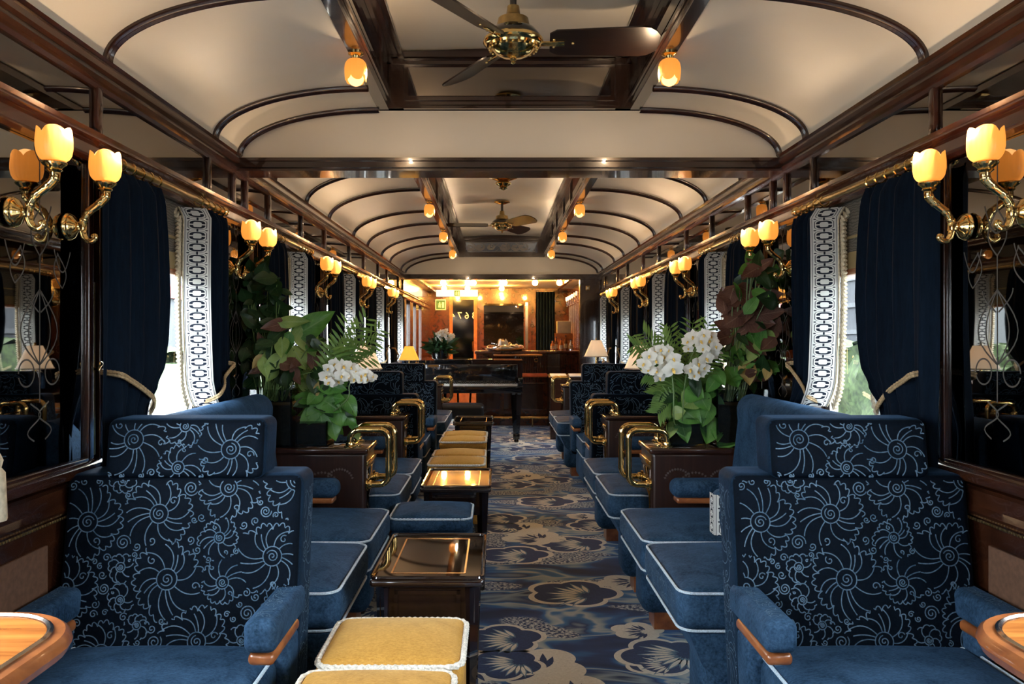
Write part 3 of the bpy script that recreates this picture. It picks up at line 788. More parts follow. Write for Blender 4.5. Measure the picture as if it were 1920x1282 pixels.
# planter cabinets dividing the bays
def make_cabinet():
    t = thing('cabinet','','cabinet'); D = .615; W = .28; H = .755      # local: back at x=0 towards the wall, aisle end at x=D, y across
    b = MB(); b.rbox(0,D,-W/2,W/2,0,H-.02,.018,3); bo = b.build('body','cabinet_wood',t)
    for sy in (-1,1):
        m = MB(); y = sy*(W/2+.0006)
        for (cx_,cz,r0) in ((.30,.60,.055),(.42,.57,.075),(.50,.60,.06)):
            for k in range(14):
                a = radians(20+k*12); x = cx_+r0*cos(a); z = cz+r0*sin(a); d = .007
                m.add([(x+d*cos(a),y,z+d*sin(a)),(x-d*.8*sin(a),y,z+d*.8*cos(a)),(x-d*cos(a),y,z-d*sin(a)),(x+d*.8*sin(a),y,z-d*.8*cos(a))],[(0,1,2,3)])
        m.build('inlay','inlay_grey',bo)
    p = MB(); p.rbox(-.0,D+.012,-W/2-.012,W/2+.012,H-.028,H,.01,2); to = p.build('top','mahogany',t)
    p = MB(); p.rbox(.05,D-.05,-W/2+.03,W/2-.03,H,H+.0015,.0005,1); p.build('inlay','table_gloss',to)
    for x in (D-.075,): 
        p = MB(); p.rbox(x,x+.014,-W/2+.01,W/2-.01,H,H+.007,.003,2); p.build('edge_bar','brass',to)
    p = MB(); p.rbox(D,D+.010,-W/2+.012,W/2-.012,H-.085,H-.06,.004,2); p.build('edge_bar','brass',bo)
    p = MB(); p.rbox(D,D+.004,-W/2+.03,W/2-.03,.30,H-.10,.002,1); p.build('end_panel','table_gloss',bo)
    for sy in (-1,1):
        y = sy*(W/2-.035); xo = D+.10; zt, zb, r = H+.078, .585, .042
        pts = [(D-.075,y,H)]+[(D-.075+r*(1-cos(a)),y,zt-r+r*sin(a)) for a in [pi/2*k/6 for k in range(7)]]
        pts += [(xo-r+r*sin(a),y,zt-r+r*cos(a)) for a in [pi/2*k/6 for k in range(7)]]
        pts += [(xo-r+r*cos(a),y,zb+r-r*sin(a)) for a in [pi/2*k/6 for k in range(7)]]+[(D,y,zb)]
        q = MB(); q.tube(pts,.0145,12); ro = q.build('rail','brass',t)
        for (c_,ax) in (((D-.075,y,H),(0,0,1)),((D,y,zb),(1,0,0))):
            e = MB(); e.lathe([(0,0),(.030,0),(.030,.006),(.021,.009),(.021,.014),(.019,.022),(.015,.024)],c_,16,axis=ax); e.build('rosette','brass',ro)
    return t
cb = make_cabinet()
cabs = [(-1.21,3.755,0,'nearest dark cabinet on the pouf side, under the vase and orchid planter'),
 (1.315,3.755,pi,'nearest dark cabinet opposite the poufs, under orchids and trailing pothos'),
 (-1.21,5.25,0,'bare second cabinet on the pouf side, one brass rail showing'),
 (1.315,5.25,pi,'bare dark wood cabinet with brass rails behind the second sofa opposite the poufs'),
 (-1.21,8.68,0,'farthest cabinet on the pouf side, rail in front of the piano keys'),
 (1.315,8.60,pi,'farthest dark cabinet opposite the piano, brass rail and two menus by it')]
for i,(x,y,r_,lb) in enumerate(cabs):
    o = cb if i == 0 else dup(cb,(x,y,0),r_)
    o.location=(x,y,0); o.rotation_euler=(0,0,r_); o['label']=lb; o['group']='dark divider cabinets with brass rails'
# gold and blue poufs
def make_pouf(mat, cordmat, cord_r, W=.372, Dp=.345, H=.462):
    t = thing('pouf','','pouf')
    b = MB(); b.rbox(-W/2+.006,W/2-.006,-Dp/2+.006,Dp/2-.006,.06,H-.075,.03,3); b.build('base',mat,t)
    b = MB(); b.rbox(-W/2,W/2,-Dp/2,Dp/2,H-.085,H-.012,.035,4,0,mid=8,fn=crown(H-.012,.022,-W/2,W/2,-Dp/2,Dp/2,H-.06)); so = b.build('seat',mat,t)
    pts = loop_rect(-W/2+.004,W/2-.004,-Dp/2+.004,Dp/2-.004,.045,H-.022,6); p = MB()
    K = len(pts); dense = []
    for i in range(K):
        a,b_ = Vector(pts[i]),Vector(pts[(i+1)%K]); nseg = max(1,int((b_-a).length/.008))
        for j in range(nseg): dense.append(a.lerp(b_,j/nseg))
    p.tube(dense,[cord_r*(1+.22*(i%2)) for i in range(len(dense))],6,closed=True,twist=.5); p.build('cord',cordmat,so)
    for sx in (-1,1):
        for sy in (-1,1):
            f = MB(); f.lathe([(.014,0),(.02,.03),(.024,.062)],(sx*(W/2-.05),sy*(Dp/2-.05),0),10); f.build('foot','mahogany',t)
    return t
pf = make_pouf('gold_velvet','white_cord',.0075)
poufs = [(-.283,1.775,'gold velvet pouf at the very front, cut off by the bottom edge of the view'),
 (-.268,2.135,'gold velvet pouf in front of the nearest dark side table'),
 (-.262,5.27,'gold velvet pouf right behind the second dark side table'),
 (-.262,5.635,'gold velvet pouf second behind the second dark side table'),
 (-.268,6.40,'gold velvet pouf with scalloped cord, fifth along the aisle'),
 (-.268,6.76,'gold velvet pouf farthest along, just in front of the last side table')]
for i,(x,y,lb) in enumerate(poufs):
    o = pf if i == 0 else dup(pf,(x,y,0),0)
    o.location=(x,y,0); o['label']=lb; o['group']='gold velvet poufs along the aisle'
o = make_pouf('velvet_blue','piping_cord',.0048,.375,.36,.47); o.location=(-.298,3.72,0); o['label']='blue velvet pouf between the two dark side tables'
# dark side tables
def make_side_table():
    t = thing('side_table','','side table'); W,Dp,H = .352,.55,.525
    b = MB(); b.rbox(-W/2,W/2,-Dp/2,Dp/2,H-.035,H-.008,.012,3); to = b.build('top','black_lacquer_wood',t)
    r_ = MB(); r_.tube(loop_rect(-W/2+.006,W/2-.006,-Dp/2+.006,Dp/2-.006,.022,H-.006),.007,8,closed=True); r_.build('rim','black_lacquer_wood',to)
    g = MB(); g.add([(x,y,H-.007) for x,y in rrect(-W/2+.012,W/2-.012,-Dp/2+.012,Dp/2-.012,.016)],[tuple(range(24))]); g.build('glossy_panel','table_gloss',to)
    l = MB(); x,y,z = W/2-.062,Dp/2-.062,H-.0064
    for (a,b_) in (((-x,-y),(x,-y)),((x,-y),(x,y)),((x,y),(-x,y)),((-x,y),(-x,-y))): l.ribbon([(a[0],a[1],z),(b_[0],b_[1],z)],.006,(0,0,1))
    l.build('inlay','inlay_line',to)
    a = MB()
    a.box(-W/2+.035,W/2-.035,-Dp/2+.03,-Dp/2+.045,H-.15,H-.035); a.box(-W/2+.035,W/2-.035,Dp/2-.045,Dp/2-.03,H-.15,H-.035)
    a.box(-W/2+.03,-W/2+.045,-Dp/2+.03,Dp/2-.03,H-.15,H-.035); a.box(W/2-.045,W/2-.03,-Dp/2+.03,Dp/2-.03,H-.15,H-.035)
    for (z0,z1) in ((H-.062,H-.05),(H-.145,H-.135)): a.box(-W/2+.075,W/2-.075,-Dp/2+.024,-Dp/2+.03,z0,z1)
    for sx in (-1,1): a.box(sx*(W/2-.08)-.006,sx*(W/2-.08)+.006,-Dp/2+.024,-Dp/2+.03,H-.145,H-.05)
    a.build('apron','black_lacquer_wood',t)
    for sx in (-1,1):
        for sy in (-1,1):
            x,y = sx*(W/2-.045),sy*(Dp/2-.045)
            f = MB(); f.lathe([(.012,0),(.026,H-.15),(.030,H-.04)],(x,y,0),4); f.sharp=20; lo = f.build('leg','black_lacquer_wood',t)
            c = MB(); c.lathe([(.0225,.27),(.0245,.274),(.0245,.282),(.0225,.286)],(x,y,0),4); c.build('collar','chrome_line',lo)
    return t
st = make_side_table()
for i,(x,y,lb) in enumerate([(-.215,2.71,'glossy dark side table behind the two front gold poufs'),
  (-.205,4.21,'glossy dark side table between the blue pouf and the middle gold poufs'),
  (-.21,7.24,'glossy dark side table farthest down the aisle, by the piano bench')]):
    o = st if i == 0 else dup(st,(x,y,0),0)
    o.location=(x,y,0); o['label']=lb; o['group']='dark side tables along the aisle'
# window tables with rounded ends (near pair in view, others carry the lamps)
def make_window_table():
    t = thing('window_table','','table'); Wd,D,H = .60,.455,.72       # local: wall at x=0
    def outline(i):
        r = .17-i*.9
        return [(0,-Wd/2+i),(D-.17,-Wd/2+i)]+arc(D-.17,-Wd/2+.17,.17-i,-pi/2,0,10)+arc(D-.17,Wd/2-.17,.17-i,0,pi/2,10)+[(0,Wd/2-i)]
    b = MB()
    rings = [(.03,H-.04),(.008,H-.034),(0,H-.018),(.004,H-.006),(.012,H)]
    n = len(outline(0)); vs=[]; fs=[]
    for (i,z) in rings: vs += [(x,y,z) for x,y in outline(i)]
    for k in range(len(rings)-1):
        for j in range(n): fs.append((k*n+j,k*n+(j+1)%n,(k+1)*n+(j+1)%n,(k+1)*n+j))
    fs.append(tuple(reversed(range(n)))); fs.append(tuple((len(rings)-1)*n+j for j in range(n)))
    b.add(vs,fs); to = b.build('top','warm_wood',t)
    g = MB(); g.add([(x,y,H+.0012) for x,y in outline(.042)],[tuple(range(n))]); g.build('panel','satinwood',to)
    l = MB(); l.tube([(x,y,H+.0005) for x,y in outline(.036)],.006,6,closed=True); l.build('rim','chrome_line',to)
    c = MB(); c.lathe([(.10,0),(.10,.015),(.05,.03),(.03,.08),(.028,.60),(.06,.66),(.09,H-.04)],(.24,0,0),20); c.build('pedestal','mahogany',t)
    return t
wt = make_window_table()
TABS = [(-1.215,1.262,0,'striped wood table with rounded rim in the front corner, pouf side'),
        (1.315,1.262,pi,'striped wood table with rounded rim in the front corner opposite the poufs'),
        (-1.215,6.28,0,'wood window table carrying the white lamp between facing armchairs, pouf side'),
        (1.315,6.27,pi,'wood window table carrying the lamp behind the orchids, opposite the poufs')]
for i,(x,y,r_,lb) in enumerate(TABS):
    o = wt if i == 0 else dup(wt,(x,y,0),r_)
    o.location=(x,y,0); o.rotation_euler=(0,0,r_); o['label']=lb; o['group']='rounded window tables'
# pleated table lamps
def make_lamp(shade_mat, name='table_lamp'):
    t = thing(name,'','lamp')
    b = MB(); b.lathe([(.055,0),(.055,.01),(.03,.02),(.015,.04),(.013,.12),(.02,.15),(.012,.18),(.01,.30)],(0,0,0),20); b.build('base','brass',t)
    s = MB(); s.sharp = 70
    s.lathe([(.128,.30),(.052,.475)],(0,0,0),96,rad=lambda a,z: 1+.012*cos(48*a))
    s.f = [f for f in s.f if len(f)==4]; s.m = s.m[:len(s.f)]
    so = s.build('lamp_shade',shade_mat,t)
    e = MB(); e.tube([(.129*cos(a),.129*sin(a),.30) for a in [2*pi*k/40 for k in range(40)]],.005,6,closed=True); e.build('shade_edging','white_cord',so)
    e = MB(); e.lathe([(0,.50),(.010,.497),(.006,.485),(.014,.478),(.052,.475)],(0,0,0),16); e.build('finial','brass',t)
    for k in range(2):
        q = MB(); x = .085+.035*k; y = .05-.1*k
        q.tube([(x*.6,y*.6,.33),(x,y,.30),(x,y,.27)],.0025,5); q.lathe([(0,.275),(.012,.268),(.010,.255),(.016,.245),(.019,.19),(0,.19)],(x,y,0),12); q.build('tassel','fringe_silk',t)
    u = MB(); u.lathe([(0,.34),(.022,.355),(.028,.38),(.018,.41),(0,.42)],(0,0,0),12); u.build('bulb','bulb',t)
    return t
lw = make_lamp('white_shade'); lw.location=(-1.0,6.05,.7215); lw['label']='white pleated table lamp behind the near orchids on the pouf side'
lo_ = make_lamp('orange_shade'); lo_.location=(-.955,8.68,.757); lo_.scale=(.86,.86,.86); lo_['label']='glowing orange pleated lamp on the farthest cabinet, beside the piano'
dup(lw,(1.105,6.12,.7215),0,'white pleated table lamp partly hidden by orchids opposite the poufs')
dup(lw,(1.066,8.60,.757),0,'white pleated table lamp farthest away, beside the bar partition')
ln_ = dup(lw,(-.985,1.30,.7215),0,'front lamp whose silk tassel hangs before the etched mirror')
for o in [lw,lo_]+[x for x in COL.objects if x.name.startswith('table_lamp.')]: o['group']='pleated table lamps'
q = MB(); q.tube([(.14,0,.36),(.166,0,.345),(.168,0,.335)],.002,5); q.lathe([(0,.345),(.008,.342),(.013,.33),(.010,.318),(.016,.31),(.019,.235),(.018,.232),(0,.233)],(.168,0,0),20); q.build('tassel','fringe_silk',ln_)
# ------------------------------------------------------------------ lamps on the walls and ceiling
def tulip(mb, c, r, h, up=1, n=40, m=0):
    """five-petalled frosted glass cup, opening upwards (up=1) or downwards (-1)"""
    prof = [(.35,0),(.72,.06),(.92,.20),(1.0,.42),(1.0,.65),(.96,.85),(.93,1.0)]
    def fn(u,v):
        a = u*2*pi; pet = abs(cos(2.5*a)); top = .80+.20*pet**.7
        t = v*6; i = min(int(t),5); f = t-i
        rr = prof[i][0]+(prof[i+1][0]-prof[i][0])*f; zz = (prof[i][1]+(prof[i+1][1]-prof[i][1])*f)
        z = zz*(1 if zz<.5 else 1+(top-1)*(zz-.5)/.5)
        rr *= 1+.018*cos(20*a)-.05*(1-pet)*zz
        return (c[0]+r*rr*cos(a), c[1]+r*rr*sin(a), c[2]+up*h*z)
    mb.sheet(fn, 60, 14, m); mb.sharp = 180
def globe(mb, c, r, m=0): mb.lathe([(r*sin(pi*k/10)+1e-6*(k in (0,10)), -r*cos(pi*k/10)) for k in range(11)], c, 16, m)
def lamp_light(t, loc, power):
    l = bpy.data.lights.new('lamp_glow','POINT'); l.energy = power; l.color = (1,.70,.42); l.shadow_soft_size = .005
    o = bpy.data.objects.new('lamp_glow',l); COL.objects.link(o); o.parent = t; o.location = loc
def make_sconce():
    t = thing('wall_sconce','','wall lamp')
    b = MB(); b.lathe([(.037,0),(.039,.004),(.036,.009),(.034,.010),(.034,.014),(.030,.018),(.022,.022),(.020,.024),(.010,.030),(.014,.034),(.008,.042),(0,.044)],(0,0,0),24,axis=(1,0,0)); b.build('rosette','brass',t)
    pts = smooth_path([(.041,0,-.004),(.045,0,.018),(.060,0,.042),(.090,0,.066),(.106,0,.084),(.107,0,.104)],6)
    a = MB(); K=len(pts); a.tube(pts,[.0095+.0035*(k/K)+(.0016 if k%6==0 else 0) for k in range(K)],10)
    pts = smooth_path([(.041,0,.01),(.043,0,-.018),(.052,0,-.036),(.066,0,-.041),(.077,0,-.034),(.078,0,-.025),(.072,0,-.024)],6)
    K=len(pts); a.tube(pts,[.0105-.0055*(k/K) for k in range(K)],10); globe(a,(.073,0,-.027),.0075)
    a.rbox(.030,.050,-.012,.012,-.014,.014,.005,2); a.sharp=85; a.build('arm','brass',t)
    c = MB(); c.lathe([(.012,.098),(.020,.104),(.017,.108),(.020,.112),(.028,.118),(.030,.122),(.028,.126),(.014,.127),(0,.127)],(.106,0,0),24); c.build('cup','brass',t)
    s = MB(); tulip(s,(.106,0,.125),.0425,.085); s.build('glass_shade','tulip_glass',t)
    u = MB(); globe(u,(.106,0,.188),.031); u.build('bulb','bulb',t)
    lamp_light(t,(.139,0,.198),LAMP)
    return t
sc = make_sconce(); first = True
ordn = ['front','first full','second','third','fourth','last']
for s in (-1,1):
    for k,i in enumerate(range(3,9)):
        for j,dy in enumerate((-.13,.13)):
            if i == 8: continue
            o = sc if first else dup(sc,(0,0,0)); first = False
            o.location = (side(s,XL+.012),PIL[i]+dy,1.565); o.rotation_euler=(0,0,0 if s<0 else pi)
            wall = 'pouf-side wall' if s<0 else 'wall opposite the poufs'
            o['label'] = 'brass tulip wall lamp, %s of the pair on the %s pillar, %s' % (('nearer','farther')[j], ['front','second','third','fourth','fifth'][k], wall)
            o['group'] = 'brass tulip wall lamps'
def make_pendant():
    t = thing('ceiling_lamp','','ceiling lamp')
    b = MB(); b.lathe([(.028,0),(.028,-.006),(.016,-.012),(.013,-.020),(.020,-.026),(.020,-.03),(0,-.03)],(0,0,0),20); b.build('socket','brass',t)
    s = MB(); tulip(s,(0,0,-.022),.041,.086,-1); s.build('glass_shade','tulip_glass',t)
    u = MB(); globe(u,(0,0,-.092),.030); u.build('bulb','bulb',t)
    lamp_light(t,(.047,0,-.078),LAMP*1.3)
    return t
pd = make_pendant(); first = True
for s in (-1,1):
    for k,i in enumerate((2,3,4,5,6,7)):
        o = pd if first else dup(pd,(0,0,0)); first = False
        o.location = (side(s,XB+.022),WIN[i]+.02,2.300); o.rotation_euler = (0,0,0 if s<0 else pi)
        o['label'] = 'small downward tulip lamp under the %s ceiling beam, %s' % ('pouf-side' if s<0 else 'opposite', {2:'behind the viewpoint',3:'nearest one',4:'just past the white cross panel',5:'second visible one',6:'third visible one',7:'farthest one'}[i])
        o['group'] = 'small tulip lamps under the ceiling beams'
def make_fan():
    t = thing('ceiling_fan','','fan')
    b = MB(); b.lathe([(.075,.225),(.078,.218),(.05,.21),(.02,.20)],(0,0,0),24); b.build('canopy','brass',t)
    b = MB(); b.lathe([(.013,.10),(.013,.222)],(0,0,0),12); b.build('rod','black_lacquer',t)
    b = MB(); b.lathe([(.0,.135),(.022,.135),(.026,.105),(.030,.10),(.056,.088),(.062,.062),(.064,.055)],(0,0,0),32); b.build('neck','brass_aged',t)
    b = MB(); b.lathe([(.05,.058),(.085,.045),(.102,.022),(.105,.012)],(0,0,0),36); b.build('motor_housing','black_lacquer',t)
    b = MB(); b.lathe([(.104,.016),(.111,.010),(.112,0),(.106,-.008),(.098,-.012),(.094,-.020),(.084,-.024),(.080,-.022)],(0,0,0),40)
    for k in range(24):
        a=2*pi*k/24; globe(b,(.088*cos(a),.088*sin(a),-.024),.005)
    b.lathe([(.080,-.024),(.062,-.042),(.035,-.053),(.012,-.056),(.012,-.062),(.006,-.068),(.008,-.074),(0,-.08)],(0,0,0),32); b.build('bowl','brass',t)
    for k in range(3):
        a = 2*pi*k/3; M_ = Matrix.Rotation(a,4,'Z')@Matrix.Rotation(radians(-22),4,'X')
        m = MB(); m.M = M_
        out = [(.135,-.045),(.16,-.062)]+[(.47,-.075)]+arc(.47,0,.075,-pi/2,pi/2,8)+[(.16,.062),(.135,.045)]
        m.prism(out,'z',-.003,.003); bo = m.build('blade','blade_wood',t)
        g = MB(); g.M = M_; g.rbox(.09,.19,-.012,.012,-.009,-.003,.003,1)
        for (x,y) in ((.15,.018),(.15,-.018),(.22,0)): globe(g,(x,y,-.004),.006)
        g.build('bracket','brass',bo)
    return t
fn_ = make_fan(); fn_.location=(.060,2.965,2.345); fn_.rotation_euler=(0,0,radians(-2)); fn_['label']='dark-bladed brass ceiling fan nearest, at the top edge of the view'; fn_['group']='ceiling fans'
dup(fn_,(.048,7.73,2.345),radians(62),'dark-bladed brass ceiling fan in the far ceiling, before the etched glass panel')
t = thing('ceiling_rosette','brass rosette with a hanging finial, showing just under the white cross panel','ceiling fitting',(.05,6.42,2.545))
b = MB(); b.lathe([(.165,.03),(.17,.02),(.15,.008),(.12,.0),(.11,-.01),(.08,-.02),(.05,-.028),(.03,-.03)],(0,0,0),36); b.build('plate','brass',t)
b = MB(); b.lathe([(.03,-.028),(.055,-.04),(.06,-.055),(.04,-.072),(.028,-.08),(.034,-.09),(.022,-.10),(0,-.108)],(0,0,0),24,rad=lambda a,z:1+.06*cos(8*a)); b.build('finial','brass',t)
# ------------------------------------------------------------------ etched mirror panels on the pillars
def tulip_lines():
    out = []
    for (x,z,s,a) in ((0,.55,1.0,0),(-.11,.47,.75,.25),(.11,.47,.75,-.25),(0,.80,.6,0)):
        for q in (-1,1):
            out.append([(x+s*q*.045*sin(pi*min(1,t*1.05))*(1-.25*t)+a*.1*t, z+s*.13*t) for t in [k/12 for k in range(13)]])
            out.append([(x+s*q*(.055*t), z+s*(.06+.08*t*t)) for t in [k/8 for k in range(9)]])
    for q in (-1,1):
        out.append([(q*(.005+.06*sin(t*pi*.5)), .40+.06*t) for t in [k/8 for k in range(9)]])
        out.append([(q*(.025+.03*sin(2.2*pi*t)), .06+.10*t) for t in [k/14 for k in range(15)]])
        out.append([(q*(.06+.035*cos(t*6)), .24+.035*sin(t*6)) for t in [k/14 for k in range(15)]]); out[-1] = [(q*(.06+.035*cos(t*6)), .24+.035*sin(t*6)) for t in [k/26 for k in range(27)]]
        for w_ in (.05,.085): out.append([(q*w_*sin(pi*t), .26+.16*t+.04*t*t) for t in [k/10 for k in range(11)]])
    out.append([(0,.16),(0,.55)]); out.append([(0,.68),(0,.80)])
    return out
def make_mirror():
    t = thing('etched_mirror','','mirror'); hw,z0,z1 = .232,.90,ZH-.005
    g = MB(); g.box(0,.006,-hw,hw,z0,z1); go = g.build('mirror_glass','panel_mirror',t)
    e = MB()
    for ln in tulip_lines(): e.ribbon([(.0064,a,z0+b+.02) for a,b in ln],.0045,(1,0,0))
    e.build('etching','etch_dark',go)
    f = MB()
    for (ya,yb,za,zb) in ((-hw-.03,-hw,z0-.01,z1),(hw,hw+.03,z0-.01,z1),(-hw,hw,z0-.022,z0)): f.rbox(0,.020,ya,yb,za,zb,.006,2)
    for ya in (-hw-.095,hw+.068): f.rbox(0,.022,ya,ya+.027,z0-.02,z1,.008,2,1)
    for ya in (-hw-.058,hw+.05): f.rbox(0,.010,ya,ya+.008,z0,1.42,.003,1,2)
    f.build('frame',['mahogany','mahogany','brass_aged'],t)
    return t
em = make_mirror(); first = True
for s in (-1,1):
    for k,i in enumerate(range(3,8)):
        o = em if first else dup(em,(0,0,0)); first = False
        o.location=(side(s,XL+.001),PIL[i],0); o.rotation_euler=(0,0,0 if s<0 else pi)
        o['label']='dark etched tulip mirror on the %s pillar of the %s' % (['front','second','third','fourth','fifth'][k],'pouf-side wall' if s<0 else 'wall opposite the poufs'); o['group']='etched mirrors between the windows'
# ------------------------------------------------------------------ curtains, rods, blinds
RX = .057                                             # rod stands off the wall by this much
TN = [(1.765,.43),(1.6,.46),(1.39,.485),(1.25,.475),(1.165,.445),(1.09,.375),(1.03,.295),(.95,.25),(.66,.27)]
TF = [(1.765,.32),(1.6,.325),(1.39,.33),(1.25,.325),(1.165,.32),(1.09,.312),(1.04,.295),(1.0,.265),(.95,.20),(.66,.19)]
def interp(tb, z):
    for (za,wa),(zb,wb) in zip(tb,tb[1:]):
        if z >= zb:
            f = (za-z)/(za-zb); f = f*f*(3-2*f) if abs(wa-wb)>.05 else f
            return wa+(wb-wa)*f
    return tb[-1][1]
def make_curtain(s, far, seed):
    """one tied-back curtain; s: wall, far: hangs at the far jamb; local origin on the rod at the window centre, x away from the wall"""
    t = thing('curtain','','curtain'); tb = TF if far else TN; sg = 1 if far else -1; yo = .515 if far else -.585; sx = 1 if s < 0 else -1
    zt, zb = 1.765, .845; r = random.Random(seed); ph = r.uniform(0,6)
    def gather(z): return 1-min(1,max(0,(z-.98)/(.10 if far else .30))) if z > .98 else 1-.3*min(1,(.98-z)/.3)
    def surf(q, z):
        w = interp(tb,z); g = gather(z)
        x = .002+.021*(sin(2*pi*4.6*q+ph+.5*sin(z*3))+.35*sin(2*pi*9.7*q+2*ph+.4*z)+.25*sin(2*pi*2.1*q-ph))*(1-.35*g)*(1-.8*q**4)+.015*sin(pi*q)+.030*g*sin(pi*q)+(.030*q**3 if far else 0)
        if z > 1.72: x *= 1-.6*(z-1.72)/.045
        return (sx*x, yo-sg*w*q, z)
    def band(u, z):                    # the embroidered band folds from the velvet edge back towards the pane, facing the room's ends
        a = surf(.92,z); xm = max(abs(surf(.80+.01*k,z)[0]) if sx*surf(.80+.01*k,z)[0]>0 else 0 for k in range(13)); b = .082 if far else .082*min(1,max(.12,(z-1.03)/.14))
        return (sx*(xm+.007-.094*u*b/.082), a[1]-sg*(.002+.040*u)-sg*.010*sin(z*5), z)
    c = MB(); c.sharp = 180
    c.sheet(lambda u,v: surf(.92*u, zt+(zb-zt)*v) if u < .985 else band(0, zt+(zb-zt)*v), 64, 46); c.build('panel','curtain_velvet',t)
    zl = .985
    b = MB(); b.sharp = 180; b.sheet(lambda u,v: band(u, zt-.005+(zl-zt)*v), 6, 60, 0, lambda u,v: (u, v*17.5)); bo = b.build('embroidered_trim','embroidered_band',t)
    f = MB()
    K = 50
    for k in range(K):
        z = zt-.01-(zt-zl-.01)*k/K; p = band(1,z)
        f.lathe([(.002,0),(.006,-.008),(.011,-.030),(.0105,-.032),(0,-.032)],(p[0]-sx*.004,p[1]-sg*.010,z),7,axis=(sx*.35,sg*.55,1))
    f.tube([band(1.0,zt-.005+(zl-zt)*v/30) for v in range(31)],.0035,5); f.build('fringe','fringe_silk',bo)
    k = MB(); pts = []
    wz = .30 if not far else .235
    h0 = Vector((sx*-.020, yo+sg*-.055, 1.155)); ps = [h0]
    for q,zz in ((.10,1.146),(.22,1.128),(.45,1.095),(.68,1.060),(.9,1.025)):
        w_ = surf(q,zz); ps.append(Vector((sx*(max(sx*w_[0],.030)+.014), w_[1], zz)))
    ps.append(Vector((sx*-.005, yo-sg*(wz+.012), 1.005))); ps.append(Vector((sx*-.03, yo-sg*wz*.7, 1.03)))
    pts = smooth_path(ps,10); k.tube(pts,[.0048+.0010*(i%2) for i in range(len(pts))],7,twist=.5)
    k.tube([p+Vector((0,0,-.009)) for p in pts],[.0042+.0008*(i%2) for i in range(len(pts))],7,twist=.5); k.build('tieback','tieback_cord',t)
    h = MB(); h.rbox(min(sx*-.056,sx*-.048),max(sx*-.056,sx*-.048),yo-sg*.062-.008,yo-sg*.062+.008,1.10,1.21,.002,1); h.tube([(sx*-.05,yo-sg*.062,1.16),(sx*-.03,yo-sg*.058,1.158),(sx*-.022,yo-sg*.055,1.17)],.005,8); globe(h,(sx*-.022,yo-sg*.055,1.174),.008); h.build('hook','brass',t)
    return t
def make_rod(s):
    t = thing('curtain_rod','','curtain rod'); sx = 1 if s < 0 else -1
    b = MB(); b.tube([(0,-.478,1.792),(0,.478,1.792)],.0125,14); b.build('bar','brass_aged',t)
    for q in (-1,1):
        f = MB(); f.lathe([(.0125,0),(.018,.004),(.018,.010),(.013,.014),(.019,.022),(.017,.034),(.008,.042),(0,.044)],(0,q*.474,1.792),16,axis=(0,q,0)); f.build('finial','brass',t)
        f = MB(); f.tube([(0,q*.455,1.792),(-sx*.045,q*.455,1.792)],.008,8); f.build('bracket','brass_aged',t)
    for y in (-.45,-.385,-.32,-.255,-.19,.20,.265,.33,.395,.45):
        f = MB(); f.tube([(.0185*cos(a),y+.004*sin(a*.5),1.786+.0185*sin(a)) for a in [2*pi*k/18 for k in range(18)]],.0032,6,closed=True); f.build('ring','brass',t)
    return t
def make_blind(s):
    t = thing('roller_blind','','blind'); sx = 1 if s < 0 else -1; x = -sx*.073
    b = MB(); b.sheet(lambda u,v:(x,-.44+.88*u,1.775+(1.575-1.775)*v),8,4); b.build('fabric','moire_blind',t)
    b = MB(); b.rbox(x-.005,x+.005,-.44,.44,1.515,1.58,.004,1); b.build('band','blind_band',t)
    b = MB(); b.rbox(x-.008,x+.008,-.445,.445,1.492,1.516,.006,2); b.build('batten','warm_wood',t)
    b = MB(); b.rbox(x-.006,x+.006,-.44,.44,1.63,1.642,.004,1); b.build('seam','blind_band',t)
    return t
for s in (-1,1):
    wall = 'pouf side' if s<0 else 'side opposite the poufs'
    src = [make_curtain(s,False,5+s), make_curtain(s,True,9+s), make_rod(s), make_blind(s)]
    for k,i in enumerate((3,4,5,6,7)):
        nth = ['nearest','second','third','fourth','fifth'][k]; x = side(s,XL+RX)
        for j,lb in enumerate(('navy curtain at the near jamb of the %s window, %s','navy curtain with chain-link band, far jamb of the %s window, %s',
                               'brass curtain rod with rings over the %s window, %s','moire blind with gold hem half down in the %s window, %s')):
            o = src[j] if k == 0 else dup(src[j],(0,0,0))
            o.location=(x,WIN[i],0); o.rotation_euler=(0,0,0); o['label']=lb % (nth,wall); o['group']=('navy velvet curtains','navy velvet curtains','brass curtain rods','window blinds')[j]
# ------------------------------------------------------------------ piano, bench, bar
t = thing('grand_piano','black lacquered grand piano standing across the far end of the aisle','piano',(-.405,9.69,0))
b = MB(); W = .712
case = [(-W,.0),(W,0),(W,.62),(W-.12,.80),(W-.42,1.02),(W-.66,1.30),(-.20,1.46),(-.55,1.48),(-W,1.30)]
b.prism(case,'z',.655,.965); bo = b.build('case','black_lacquer',t)
m = MB(); m.prism([(x*1.008,y*1.008-.012) for x,y in case],'z',.967,.987); m.build('lid','black_lacquer',t)
m = MB(); m.rbox(-W,W,-.20,.02,.60,.685,.01,2); m.rbox(-W,-W+.06,-.20,.02,.685,.78,.012,2); m.rbox(W-.06,W,-.20,.02,.685,.78,.012,2); m.build('keybed','black_lacquer',t)
m = MB(); m.rbox(-W+.06,W-.06,-.035,.0,.715,.94,.008,2); fo = m.build('fallboard','black_lacquer',t)
text_mesh('lettering','SCHIMMEL',.042,'brass',(0,-.0365,.845),(pi/2,0,0),fo,False,.0006,1.15)
for k in range(52):
    x = -W+.065+k*(2*W-.13)/52; m = MB(); m.box(x+.0008,x+(2*W-.13)/52-.0008,-.185,-.036,.686,.708); m.build('white_key','ivory',t)
